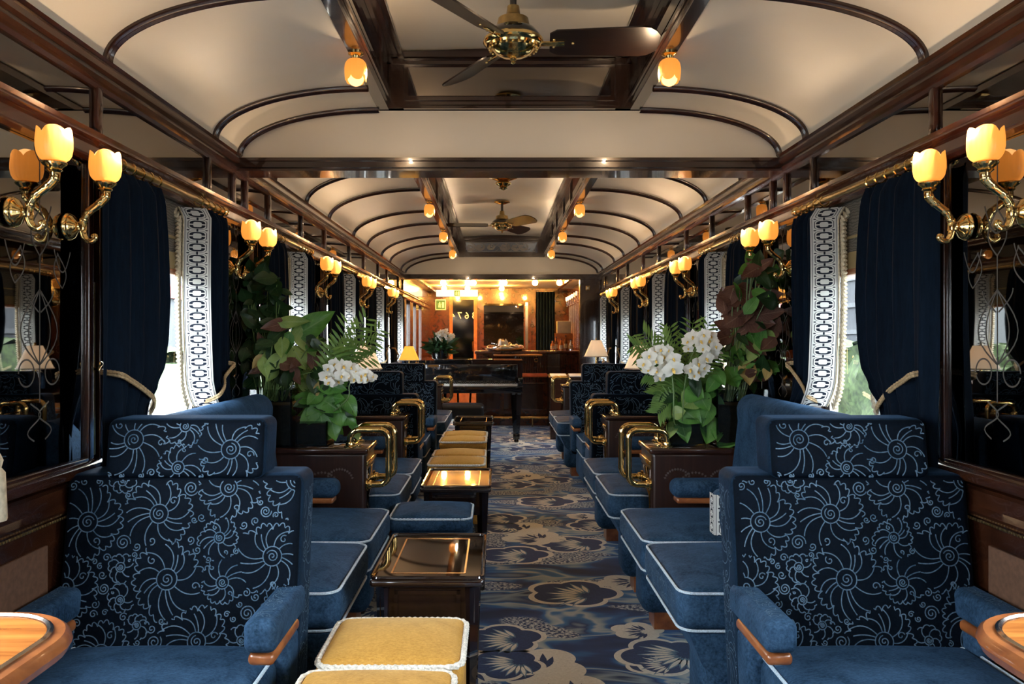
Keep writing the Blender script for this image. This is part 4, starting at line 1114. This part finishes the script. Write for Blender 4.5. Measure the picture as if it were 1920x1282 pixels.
for k in range(51):
    if k % 7 in (0,1,3,4,5):
        x = -W+.065+(k+1)*(2*W-.13)/52; m = MB(); m.box(x-.006,x+.006,-.135,-.036,.708,.719); m.build('black_key','ebony',t)
m = MB(); m.rbox(-.35,.35,.02,.06,.985,1.0,.004,1); m.build('music_desk','black_lacquer',t)
for (x,y) in ((W-.075,-.06),(-W+.09,-.06),(-.35,1.25)):
    m = MB(); m.lathe([(.036,.10),(.040,.14),(.072,.60),(.078,.66)],(x,y,0),4); m.rbox(x-.058,x+.058,y-.058,y+.058,.575,.66,.006,1); m.sharp=20; lo = m.build('leg','black_lacquer',t)
    m = MB(); m.rbox(x-.04,x+.04,y-.04,y+.04,.04,.105,.006,1); m.lathe([(.022,0),(.03,.012),(.022,.045)],(x,y,0),12); m.build('caster','black_lacquer',lo)
m = MB(); m.tube([(-.08,.18,.62),(-.06,.10,.12)],.013,8); m.tube([(.08,.18,.62),(.06,.10,.12)],.013,8); m.rbox(-.14,.14,.04,.14,.06,.13,.008,1); lo = m.build('pedal_lyre','black_lacquer',t)
for x in (-.07,0,.07):
    m = MB(); m.rbox(x-.012,x+.012,-.06,.05,.05,.062,.004,1); m.build('pedal','brass',lo)
t = thing('piano_bench','black leather piano bench in front of the keys','bench',(-.39,9.16,0))
m = MB(); m.rbox(-.30,.24,-.16,.16,.34,.50,.04,4,0,mid=5,fn=crown(.5,.015,-.3,.24,-.16,.16,.45)); m.build('seat','black_leather',t)
for sx in (-.25,.19):
    for sy in (-.12,.12):
        m = MB(); m.lathe([(.017,0),(.026,.345)],(sx,sy,0),4); m.build('leg','black_lacquer',t)
BY = 11.45
t = thing('bar_counter','slatted mahogany bar counter with brass foot rail behind the piano','bar counter',(0,BY,0))
m = MB(); m.box(-.30,1.33,.03,.55,.0,1.03); bo = m.build('body','mahogany_red',t)
m = MB()
for k in range(66): m.tube([(-.28+k*.0245,.03,.62),(-.28+k*.0245,.03,1.0)],.0105,6)
m.build('slat_panel','mahogany_red',t)
m = MB(); m.rbox(-.32,1.335,-.04,.60,1.03,1.075,.014,2); m.build('top','mahogany_red',t)
m = MB(); m.rbox(-.05,.64,-.20,-.04,1.00,1.03,.012,2); eo = m.build('elbow_rail','satinwood',t)
m = MB(); m.tube([(.555,-.12,1.0),(.555,-.12,.97)],.012,8); m.tube([(.555+.025*cos(a),-.12,.945+.025*sin(a)) for a in [2*pi*k/14 for k in range(14)]],.007,6,closed=True); m.build('hook','brass',eo)
m = MB(); m.rbox(-.25,.72,-.09,.03,.70,.755,.02,2); m.build('padded_ledge','ledge_orange_lit',t)  # shelf coloured orange to stand in for warm light reflected on it
m = MB(); m.box(.10,.66,.012,.03,.24,.60); m.box(-.28,.04,.012,.03,.24,.60); m.build('front_panel','mahogany',t)
m = MB(); m.rbox(-.29,1.3,.0,.03,.215,.235,.006,1); m.rbox(-.29,1.3,.0,.03,.60,.62,.006,1); m.build('moulding','mahogany_red',t)
m = MB(); m.tube([(-.28,-.13,.13),(.72,-.13,.13)],.02,10); ro = m.build('foot_rail','brass',t)
for x in (-.15,.50):
    q = MB(); q.tube([(x,-.13,.12),(x,-.12,.0)],.012,8); q.build('bracket','brass',ro)
m = MB(); m.box(.72,.90,-.02,.03,.0,1.03); m.build('end_post','mahogany',t)
t = thing('serving_tray','silver tray with folded napkins on the bar counter','tray',(.12,BY-.02,1.076))
m = MB(); m.lathe([(0,0),(.24,0),(.29,.02),(.30,.035),(.285,.024),(.24,.008),(0,.006)],(0,.12,0),40); m.build('dish','silver',t)
m = MB(); m.tube([(.26*cos(a)-.0,.12+.26*sin(a),.05+.02*sin(a*3)) for a in [2*pi*k/40 for k in range(40)]],.012,7,closed=True); m.build('gallery_rim','silver',t)
for (x,h,lb) in ((-.03,.16,'tall folded white napkin standing on the silver tray'),(.12,.09,'low crumpled white napkin lying on the silver tray')):
    r_ = random.Random(int(h*100)); m = MB(); m.sharp=60
    for k in range(3):
        xx = (k-1)*.035; m.lathe([(.034,0),(.040,h*.35),(.026,h*.75),(.004,h*(.85+.15*(k!=1)))],(xx,0,0),9,rad=lambda a,z,k=k:1+.25*sin(3*a+k))
    o = m.build('napkin','napkin',None,(.12+x,BY+.06,1.085)); tag(o,lb,'napkin','napkins on the tray')
SX, SY = .98, BY+.22
for k,(x,h,r_,mat) in enumerate(((-.12,.20,.026,'amber_glass'),(-.05,.17,.03,'satinwood'),(.02,.22,.025,'amber_glass'),(.09,.16,.032,'silver'),(-.17,.15,.03,'satinwood'))):
    t = thing('bottle','%s bottle on the bar, %s' % (('tall amber','squat gold','slim amber','short silver','small gold')[k],('second in the row','in the middle','beside the middle one','at the wall end','at the piano end')[k]),'bottle',(SX+x,SY-.06*(k%2),1.076),0,'bottles on the bar')
    m = MB(); m.lathe([(0,0),(r_,0),(r_,h*.58),(r_*.4,h*.75),(r_*.4,h*.95),(0,h*.95)],(0,0,0),14); m.build('body',mat,t)
    m = MB(); m.lathe([(r_*1.03,h*.15),(r_*1.03,h*.45)],(0,0,0),14); m.build('label','label_cream',t)
    m = MB(); m.lathe([(r_*.45,h*.93),(r_*.45,h),(0,h)],(0,0,0),10); m.build('stopper','ebony',t)
t = thing('display_box','cream box stacked above the bar bottles','box',(SX-.0,SY+.10,1.076))
m = MB(); m.box(-.13,.13,-.04,.04,0,.25); m.build('pedestal','satinwood',t)
m = MB(); m.rbox(-.10,.10,-.05,.05,.25,.43,.004,1); m.build('carton','label_cream',t)
t = thing('menu_stand','low dark stand holding two pale menus before the bar partition','stand',(.88,10.02,0))
m = MB(); m.box(-.22,.22,-.10,.10,0,.77); m.build('body','mahogany',t)
m = MB(); m.prism([(-.12,.77),(.12,.80),(.12,.785),(-.12,.755)],'x',-.24,.24); m.build('top','mahogany',t)
for k,x in enumerate((-.115,.12)):
    o = MB(); o.box(-.10,.10,-.10,.10,.0,.006); ob = o.build('menu','white_paper',None,(.88+x,10.02,.790)); ob.rotation_euler=(.124,0,0)
    tag(ob,'pale blank menu lying on the stand, %s' % ('nearer the piano' if k==0 else 'nearer the wall'),'menu','menus on the stand')
# green exit signs
for k,(x,y,z,s_,lb) in enumerate(((-1.02,YE-.03,1.86,.19,'green exit pictogram sign on the end wall beside the glazed door'),(-.72,YE-.10,2.065,.12,'lit white exit strip with green pictogram above the glazed door'))):
    t = thing('exit_sign',lb,'sign',(x,y,z)); wd = s_ if k==0 else .75
    m = MB(); m.box(-wd/2,wd/2,-.012,.012,-s_/2,s_/2); m.build('plate','sign_white' if k==0 else 'backlit_sign',t)
    m = MB(); q = s_*.42; m.box(-q,q,-.0135,-.0122,-q,q); m.build('field','sign_green',t)
    m = MB(); u = q/5; y_ = -.0142
    def bx2(x0,x1,z0,z1): m.box(x0*u,x1*u,y_-.0004,y_,z0*u,z1*u)
    bx2(1.5,4,-3.5,3); m.lathe([(0,-.0004),(u*.7,-.0004),(u*.7,0),(0,0)],(-1*u,y_,2.6*u),10,axis=(0,1,0)); bx2(-1.8,-.3,-.5,1.8); bx2(-3.2,-1.6,.6,1.2); bx2(-.4,.9,.4,1.0); bx2(-2.6,-1.4,-3,-.4); bx2(-.9,.1,-3.3,-.4)
    m.build('pictogram','sign_white',t)
t = thing('wall_switch','small cream switch plate on the dark partition by the bar','switch',(1.17,YP-.014,1.90))
m = MB(); m.rbox(-.028,.028,-.008,.0,-.03,.03,.004,1); m.build('plate','brass_aged',t)
m = MB(); m.rbox(-.012,.012,-.014,-.006,-.014,.014,.003,1); m.build('rocker','ivory',t)
t = thing('bar_curtain','navy velvet curtain hanging beside the red wood pillar behind the bar','curtain',(.87,YE-.10,0))
m = MB(); m.sharp=180; m.sheet(lambda u,v:(-.17+.34*u,.03*sin(u*40),2.09-1.9*v),60,4); m.build('panel','curtain_velvet',t)
t = thing('glass_rack','red wood rack of hanging glasses on the partition behind the bar','rack',(1.28,12.9,0))
m = MB(); m.box(-.02,.04,-1.2,1.2,1.05,2.08)
m.build('panel','mahogany_red',t)
m = MB()
for k in range(7): m.box(-.035,-.02,-1.1+k*.34,-1.06+k*.34,1.1,1.8)
m.build('stile','chrome_line',t)
for k in range(6):
    m = MB(); m.lathe([(.03,1.95),(.032,1.89),(.01,1.87),(.006,1.80),(.025,1.795)],(-.08,-1.0+k*.36,0),12); m.build('hanging_glass','silver',t)
for k,(x,y) in enumerate(((-.82,12.2),(-.36,12.2),(.11,12.2),(.58,12.2),(.95,12.2),(-.9,13.6),(-.5,13.6),(.08,13.6))):
    t = thing('bar_ceiling_lamp','round glowing bulb on the bar ceiling, %s' % ('%s from the pouf side, front row' % ['first','second','third','fourth','fifth'][k] if k<5 else '%s of the rear row' % ['window-side one','second one','one over the middle'][k-5]),'ceiling lamp',(x,y,2.15),0,'round bulbs on the bar ceiling')
    m = MB(); m.lathe([(.05,0),(.05,-.012),(.03,-.018),(0,-.018)],(0,0,0),16); m.build('base','brass',t)
    m = MB(); globe(m,(0,0,-.05),.042); m.build('bulb','bar_bulb',t)
t = thing('cushion','white cushion with black chain-link pattern peeping past the front armchair','cushion',(.830,2.485,.708))
def puff(x,y,z):
    k = (1-(x/.16)**2)*(1-(z/.075)**2); return (x, y*(.45+.55*max(0,k)**.4), z)
o = MB(); o.rbox(-.16,.16,-.05,.05,-.075,.075,.03,3,0,mid=8,fn=puff); o.build('cover','velvet_blue',t)
q = MB(); q.sharp=180; q.sheet(lambda u,v:(-.163-.0*u,-.024+.048*u,-.062+.124*v),3,10,0,lambda u,v:(u,v*3)); q.sheet(lambda u,v:(-.163+.09*u,-.026-.02*sin(u*1.5),-.062+.124*v),4,10,0,lambda u,v:(u,v*3)); q.build('band','embroidered_band',t)
# ------------------------------------------------------------------ plants
def leaf(mb, base, tip, width, nrm=(0,-1,.4), m=0, heart=.5, fold=.18, droop=.10, nu=4, nv=7):
    base, tip = Vector(base), Vector(tip); ax = tip-base; l = ax.length
    if l < 1e-6: return
    d = ax/l; n = Vector(nrm); n = (n-d*n.dot(d))
    n = n.normalized() if n.length>1e-6 else d.orthogonal().normalized()
    sd = d.cross(n)
    def w(t):
        body = sin(pi*min(1,t**(.55+.35*(1-heart))))**.85 if t<1 else 0
        return max(0.012,body*(1+.15*heart*(1-t)))
    def fn(u,v):
        q = 2*u-1; ww = w(v)*width/2
        back = -heart*.22*l*abs(q)**1.5*(1-v)**3
        p = base+d*(l*v+back)+sd*(q*ww)+n*(-fold*width*.5*(1-abs(q))*sin(pi*v)-droop*l*v*v+.02*l*sin(6*v+q*3))
        return p
    mb.sheet(fn, nu, nv, m); mb.sharp = 180
def stem(mb, pts, r=.0028, m=0): mb.tube(smooth_path(pts,5), r, 5, m)
def frond(mb, base, tip, sag, n, ll, m=0, seed=0):
    r = random.Random(seed); base, tip = Vector(base), Vector(tip)
    mid = (base+tip)/2+Vector((0,0,sag)); pts = smooth_path([base,(base+mid)/2+Vector((0,0,sag*.35)),mid,tip],8)
    mb.tube(pts,[.0025*(1-.7*i/len(pts)) for i in range(len(pts))],4,m)
    K = len(pts)
    for i in range(K//4,K-1):
        t = (pts[min(i+1,K-1)]-pts[i-1]).normalized(); sd = t.cross(Vector((.2,-1,.5))).normalized()
        for q in (-1,1):
            le = ll*(1-.5*abs(i/K-.55))*r.uniform(.85,1.1)
            leaf(mb, pts[i], pts[i]+(t*.62+sd*q*.75+Vector((0,0,-.12))).normalized()*le, ll*.15, (0,-1,.6), m, 0, .1, .15, 2, 3)
def orchid(mb, c, s, face=(0,-1,0), roll=0, m=0):
    f = Vector(face).normalized(); up = Vector((0,0,1)); rt = f.cross(up).normalized(); up = rt.cross(f)
    c = Vector(c)
    def pet(a, l, w, dep, mm=0, he=.3):
        a += roll; d = rt*sin(a)+up*cos(a)
        leaf(mb, c+f*dep-d*.002, c+d*l+f*(dep+.15*s), w, f, mm, he, -.15, .05, 4, 5)
    for a in (0,2.1,-2.1): pet(a, s*.52, s*.36, 0)
    for a in (1.35,-1.35): pet(a, s*.56, s*.60, .004)
    pet(pi, s*.20, s*.16, .012, 1, 0); mb.lathe([(.0,0),(s*.07,.002),(s*.05,.012),(0,.016)],c+f*.008,8,1,axis=f)
def in_ell(r, cx, cy, rx, ry):
    while True:
        x, y = r.uniform(-1,1), r.uniform(-1,1)
        if x*x+y*y < 1: return cx+x*rx, cy+y*ry
def glass_box(mb, x0,x1,y0,y1,z0,z1, th=.006):
    for (a,b,c,d) in ((x0,x1,y0,y0+th),(x0,x1,y1-th,y1),(x0,x0+th,y0,y1),(x1-th,x1,y0,y1)): mb.box(a,b,c,d,z0,z1)
    mb.box(x0,x1,y0,y1,z0,z0+.006)
def planter(label, x0,x1,y0,y1,z0,h, fill, name='potted_plant', group=None):
    t = thing(name,label,'plant',((x0+x1)/2,(y0+y1)/2,z0))
    cx,cy = (x0+x1)/2,(y0+y1)/2
    m = MB(); glass_box(m,x0-cx,x1-cx,y0-cy,y1-cy,0,h); m.build('vase','vase_glass',t)
    m = MB(); m.rbox(x0-cx+.008,x1-cx-.008,y0-cy+.008,y1-cy-.008,.007,h*fill,.01,2); m.build('soil','soil',t)
    t['_c'] = 0; del t['_c']
    return t, Vector((cx,cy,z0))
CT = .7575
def foliage(t, o, lst, mats, name='foliage', seed=1):
    """lst of (base, tip, width, mat index, heart, normal)"""
    m = MB()
    for b,tp,w,mi,he,nr in lst: leaf(m, Vector(b)-o, Vector(tp)-o, w, nr, mi, he)
    return m.build(name, mats, t)
def px_leaf(bx,by,tx,ty,w,Y,mi,he=.6,dY=-.03,nr=(0,-1,.35)): return (P(bx,by,Y), P(tx,ty,Y+dY), w*Y/F, mi, he, nr)
def scatter(r, n, ell, Y, ry, mats, ln, he, hang=.2):
    out = []
    for _ in range(n):
        x,y = in_ell(r,*ell); yy = Y+r.uniform(-ry,ry); b = P(x,y,yy)
        a = r.uniform(0,2*pi); l = r.uniform(*ln)
        d = Vector((cos(a), r.uniform(-.7,.3), sin(a)*.7-hang)).normalized()
        tp = b+d*l; b.x = max(XL+.04,min(XR-.04,b.x)); tp.x = max(XL+.03,min(XR-.03,tp.x))
        out.append((b, tp, l*r.uniform(.5,.75), r.choice(mats), he, (r.uniform(-.4,.4),-1,r.uniform(.1,.9))))
    return out
def stems_to(t, o, root, targets, mat='stem_green', r=.0026):
    m = MB(); rr = random.Random(len(targets))
    for q in targets:
        q = Vector(q)-o; b = Vector(root)-o+Vector((rr.uniform(-.05,.05),rr.uniform(-.04,.04),0))
        stem(m,[b,b.lerp(q,.45)+Vector((0,0,.04)),q],r)
    return m.build('stem',mat,t)
LM = ['leaf_green','leaf_light','leaf_dark_shaded','leaf_red','leaf_yellow']
# pouf side: large glass vase with arrowhead vine and a climber darkened for the deep shade around it
t,o = planter('large glass vase of arrowhead vine and climber darkened as in deep shade, pouf side',-1.165,-.935,3.64,3.86,CT,.26,.72)
r = random.Random(3); Y = 3.72
key = [px_leaf(550,632,625,583,46,Y,0,.5,nr=(.3,-1,.3)),px_leaf(566,612,590,668,44,Y,1,.9),px_leaf(535,606,488,614,26,Y,3,.9),px_leaf(524,604,580,600,24,Y,1,.7),px_leaf(530,640,517,672,24,Y,3,.8),
 px_leaf(552,655,572,692,34,Y,1,.9),px_leaf(492,668,472,690,20,Y,4,.8),px_leaf(500,684,465,700,20,Y,3,.8),px_leaf(515,690,500,715,24,Y,1,.7),px_leaf(540,690,570,715,28,Y,0,.7),px_leaf(535,700,545,722,24,Y,1,.7),px_leaf(575,640,600,655,30,Y,0,.7),px_leaf(500,640,478,655,26,Y,2,.7),px_leaf(545,660,530,690,26,Y,3,.7),px_leaf(585,660,588,695,26,Y,3,.7)]
sc_ = scatter(r,46,(540,670,62,50),Y,.06,[1,0,2,3,2],(.06,.11),.7)
dk = scatter(r,110,(482,600,56,112),3.84,.07,[2,2,2,2],(.05,.11),.3,.1)  # deep shade over the climber is put into its leaf colour
foliage(t,o,key+sc_,LM); stems_to(t,o,(-1.05,3.75,CT+.2),[k[0] for k in key+sc_[::3]])
foliage(t,o,dk,LM,'climber_foliage'); stems_to(t,o,(-1.08,3.80,CT+.2),[k[0] for k in dk[::4]],r=.002)
# pouf side: dark planter with pothos, palm and a white orchid spray
t,o = planter('small dark planter of pothos, palm and white orchid, pouf side',-.925,-.775,3.65,3.83,CT,.115,.9,'orchid_planter')
Y = 3.68
key = [px_leaf(598,762,607,817,46,Y,0,1),px_leaf(590,768,560,802,30,Y,0,1),px_leaf(604,748,640,772,38,Y,0,1),px_leaf(632,768,640,800,36,Y,0,1),px_leaf(640,775,668,795,34,Y,0,1),px_leaf(622,790,629,826,30,Y,0,1),
 px_leaf(648,745,668,780,28,Y,0,.8),px_leaf(600,735,575,758,28,Y,0,.6),px_leaf(612,722,650,730,24,Y,0,.3),px_leaf(640,722,650,705,18,Y,0,.3),px_leaf(618,712,590,735,22,Y,2,.3),px_leaf(655,790,676,812,14,Y,0,.6),px_leaf(580,700,590,740,20,Y,2,.3),px_leaf(590,745,596,716,14,Y,4,.2),px_leaf(665,800,672,825,16,Y,1,.5)]
sc_ = scatter(r,70,(618,765,42,40),3.73,.06,[0,0,2,0],(.05,.10),.6)
foliage(t,o,key+sc_,LM); stems_to(t,o,(-.85,3.74,CT+.09),[k[0] for k in key+sc_[::4]])
pb = Vector((-.85,3.74,CT+.10))
for k,(x,y,sg) in enumerate(((690,592,.06),(705,640,.10),(675,610,.05),(640,632,.02),(698,668,.09),(560,690,.06),(655,600,.03),(585,640,.02),(715,615,.09),(620,650,.0),(672,650,.05))):
    m = MB(); m.M = Matrix.Translation(-o); frond(m, pb, P(x,y,3.72+.10*((k%3)-1)), sg, 20, .085, 0, k); m.build('palm_frond','palm_green',t)
def spray(t,o,root,path,flowers,Y,size,seed):
    rr = random.Random(seed); pts = [Vector(root)-o]+[P(x,y,Y)-o for x,y in path]
    m = MB(); stem(m,pts,.0028); so = m.build('orchid_stem','stem_green',t)
    for (x,y,sz) in flowers:
        m = MB(); orchid(m, P(x,y,Y+rr.uniform(-.05,.02))-o, size*sz*rr.uniform(.9,1.1), (rr.uniform(-.5,.5),-1,rr.uniform(-.2,.35)), rr.uniform(-.3,.3)); m.build('blossom',['orchid_white','orchid_throat'],so)
spray(t,o,(-.83,3.72,CT+.1),[(650,750),(655,722),(668,708),(700,716)],[(617,690,.9),(612,707,1),(630,682,1),(627,701,1.1),(644,688,1.1),(641,705,1),(657,690,1.1),(654,706,1),(668,697,1.1),(667,710,.9),(678,704,1),(688,702,1),(691,710,.9),(680,713,.8),(619,717,.9),(633,716,.8),(698,707,.7)],3.62,.066,4)
# opposite side: large glass vase with red arrowhead vine
t,o = planter('large glass vase of tall reddish arrowhead vine opposite the poufs',1.00,1.235,3.64,3.87,CT,.26,.72)
Y = 3.72
key = [px_leaf(1385,560,1345,552,34,Y,3,.9),px_leaf(1390,590,1352,612,34,Y,3,.9),px_leaf(1412,560,1470,548,36,Y,3,.9),px_leaf(1400,600,1455,605,44,Y,3,.9),px_leaf(1425,590,1475,580,28,Y,3,.8),px_leaf(1370,618,1340,602,26,Y,3,.8),px_leaf(1368,630,1330,640,28,Y,3,.8),px_leaf(1425,632,1455,655,48,Y,1,.9),px_leaf(1408,640,1392,684,46,Y,1,.9),px_leaf(1410,628,1425,668,40,Y,0,.8),
 px_leaf(1400,685,1407,722,32,Y,4,1),px_leaf(1440,690,1436,712,18,Y,4,.8),px_leaf(1365,690,1385,725,40,Y,0,.4),px_leaf(1375,540,1365,575,30,Y,3,.8),px_leaf(1410,500,1385,512,24,Y,0,.8),px_leaf(1440,515,1420,530,26,Y,0,.8),px_leaf(1455,480,1470,470,24,Y,2,.8),px_leaf(1450,545,1440,575,26,Y,3,.8)]
sc_ = scatter(r,80,(1415,600,58,112),3.76,.08,[3,2,2,3,0],(.06,.13),.8)
foliage(t,o,key+sc_,LM); stems_to(t,o,(1.12,3.76,CT+.2),[k[0] for k in key+sc_[::3]])
dk = scatter(r,60,(1365,680,40,45),3.74,.06,[2,2,0],(.03,.06),.3)
foliage(t,o,dk,LM,'filler_foliage')
# opposite side: orchids, palm and trailing pothos
t,o = planter('clear vase of white orchids, palm and trailing pothos opposite the poufs',.775,.955,3.65,3.83,CT,.13,.75,'orchid_planter')
Y = 3.66
key = [px_leaf(1278,792,1290,830,30,Y,0,1),px_leaf(1262,795,1254,822,20,Y,1,1),px_leaf(1282,768,1316,792,44,Y,0,1),px_leaf(1330,760,1318,800,30,Y,0,.9),px_leaf(1338,790,1325,832,42,Y,0,1),px_leaf(1352,815,1388,830,44,Y,0,1),px_leaf(1345,800,1346,828,24,Y,0,1),px_leaf(1300,745,1280,762,40,Y,1,.9),px_leaf(1290,730,1320,745,44,Y,0,.7),px_leaf(1312,740,1330,770,34,Y,0,.8),px_leaf(1262,775,1285,770,26,Y,1,.7),px_leaf(1340,690,1360,722,24,Y,0,.2),px_leaf(1350,700,1325,735,26,Y,0,.2),px_leaf(1300,700,1310,745,24,Y,2,.2)]
sc_ = scatter(r,90,(1300,745,44,45),3.74,.06,[0,2,0,2],(.05,.10),.5)
foliage(t,o,key+sc_,LM); stems_to(t,o,(.86,3.74,CT+.08),[k[0] for k in key+sc_[::4]])
pb = Vector((.86,3.74,CT+.10))
for k,(x,y,sg) in enumerate(((1185,645,.12),(1205,622,.10),(1255,610,.05),(1300,600,.03),(1210,700,.10),(1225,740,.09),(1232,775,.07),(1290,630,.03),(1330,605,.05),(1240,625,.07),(1200,665,.12),(1275,650,.02),(1345,660,.06))):
    m = MB(); m.M = Matrix.Translation(-o); frond(m, pb, P(x,y,3.70+.10*((k%3)-1)), sg, 20, .085, 0, 50+k); m.build('palm_frond','palm_green',t)
spray(t,o,(.84,3.70,CT+.1),[(1264,790),(1262,720),(1250,672),(1222,682)],[(1208,683,.9),(1218,668,.9),(1217,694,1),(1230,676,1.1),(1232,698,1),(1243,668,1),(1246,688,1.1),(1261,692,1.25),(1250,656,.8),(1235,708,.9),(1225,660,.8),(1262,672,1),(1240,655,.8)],3.58,.068,8)
spray(t,o,(.86,3.72,CT+.1),[(1280,780),(1284,720),(1300,660),(1330,640)],[(1290,642,.9),(1300,632,1),(1312,640,1.1),(1320,628,1),(1330,640,1.1),(1340,650,.9),(1318,655,1),(1334,664,1),(1322,672,1.15),(1307,682,1.1),(1296,692,1),(1310,698,1),(1300,706,.9),(1334,630,.8),(1344,664,.8),(1320,690,.9),(1290,655,.8)],3.60,.066,9)
# flower pot on the piano
t = thing('flower_pot','pot of pale hydrangea-like blossoms and dark leaves standing on the piano','plant',(-.70,9.86,.988))
m = MB(); m.lathe([(.07,0),(.10,.02),(.11,.12),(.10,.13),(0,.12)],(0,0,0),20); m.build('pot','black_lacquer',t)
m = MB(); rr = random.Random(5)
for k in range(150):
    a = rr.uniform(0,2*pi); e = rr.uniform(-.25,1.1); l = rr.uniform(.08,.17); b = Vector((rr.uniform(-.08,.08),rr.uniform(-.08,.08),rr.uniform(.08,.18)))
    d = Vector((cos(a)*cos(e),sin(a)*cos(e),sin(e))); leaf(m,b+d*.04,b+d*(.05+l),l*.3,(0,-1,.5),rr.choice((0,2)),.1)
m.build('foliage',['leaf_dark_shaded','leaf_green','leaf_dark_shaded'],t)
m = MB()
for k in range(46):
    x,y = in_ell(rr,.06,.29,.10,.075); orchid(m,(x,rr.uniform(-.08,.03),y),.062,(rr.uniform(-.5,.5),-1,rr.uniform(-.1,.6)),rr.uniform(0,6))
m.build('blossoms',['orchid_white','orchid_throat'],t)
# ------------------------------------------------------------------ light, camera, output
w = bpy.data.worlds.new('sky'); SC.world = w; w.use_nodes = True
nt = w.node_tree; bg = nt.nodes['Background']
tc = nt.nodes.new('ShaderNodeTexCoord'); sp = nt.nodes.new('ShaderNodeSeparateXYZ'); nt.links.new(tc.outputs['Generated'],sp.inputs[0])
rm = nt.nodes.new('ShaderNodeValToRGB'); rm.color_ramp.elements[0].position=.45; rm.color_ramp.elements[0].color=(.55,.60,.66,1); rm.color_ramp.elements[1].position=.8; rm.color_ramp.elements[1].color=(.80,.90,1,1)
mp = nt.nodes.new('ShaderNodeMath'); mp.operation='MULTIPLY_ADD'; mp.inputs[1].default_value=.5; mp.inputs[2].default_value=.5
nt.links.new(sp.outputs[2],mp.inputs[0]); nt.links.new(mp.outputs[0],rm.inputs[0]); nt.links.new(rm.outputs[0],bg.inputs[0]); bg.inputs[1].default_value = SKY
def area(name, loc, rot, sx, sy, power=0, portal=False, col=(1,1,1)):
    l = bpy.data.lights.new(name,'AREA'); l.shape='RECTANGLE'; l.size=sx; l.size_y=sy; l.energy=power; l.color=col
    if portal: l.cycles.is_portal = True
    o = bpy.data.objects.new(name,l); COL.objects.link(o); o.location=loc; o.rotation_euler=rot; return o
for s in (-1,1):
    for i,yc in enumerate(WIN):
        area('window_portal',(side(s,XL-.10),yc,(ZS+ZH)/2),(0,-pi/2 if s<0 else pi/2,0),ZH-ZS,2*HWIN,1,True)
sl = bpy.data.lights.new('sun','SUN'); sl.energy=SUN; sl.color=(1,.95,.86); sl.angle=.03; so_ = bpy.data.objects.new('sun',sl); COL.objects.link(so_); so_.rotation_euler=Vector((.12,.10,-1)).to_track_quat('-Z','Y').to_euler()
cam = bpy.data.cameras.new('camera'); co = bpy.data.objects.new('camera',cam); COL.objects.link(co)
co.location=(0,0,HC); co.rotation_euler=(pi/2,0,0); cam.sensor_width=36; cam.lens=F/1920*36; cam.clip_start=.05; cam.clip_end=300
cam.shift_x=(960-PX0)/1920; cam.shift_y=-(641-PY0)/1920
SC.camera = co
SC.view_settings.view_transform='Standard'; SC.view_settings.look='None'; SC.view_settings.gamma=1; SC.view_settings.use_curve_mapping=False; SC.view_settings.exposure=EXPO
cy = SC.cycles; cy.use_denoising=True; cy.max_bounces=14; cy.diffuse_bounces=6; cy.glossy_bounces=6; cy.transparent_max_bounces=24; cy.transmission_bounces=6; cy.sample_clamp_indirect=6; cy.caustics_reflective=False; cy.caustics_refractive=False
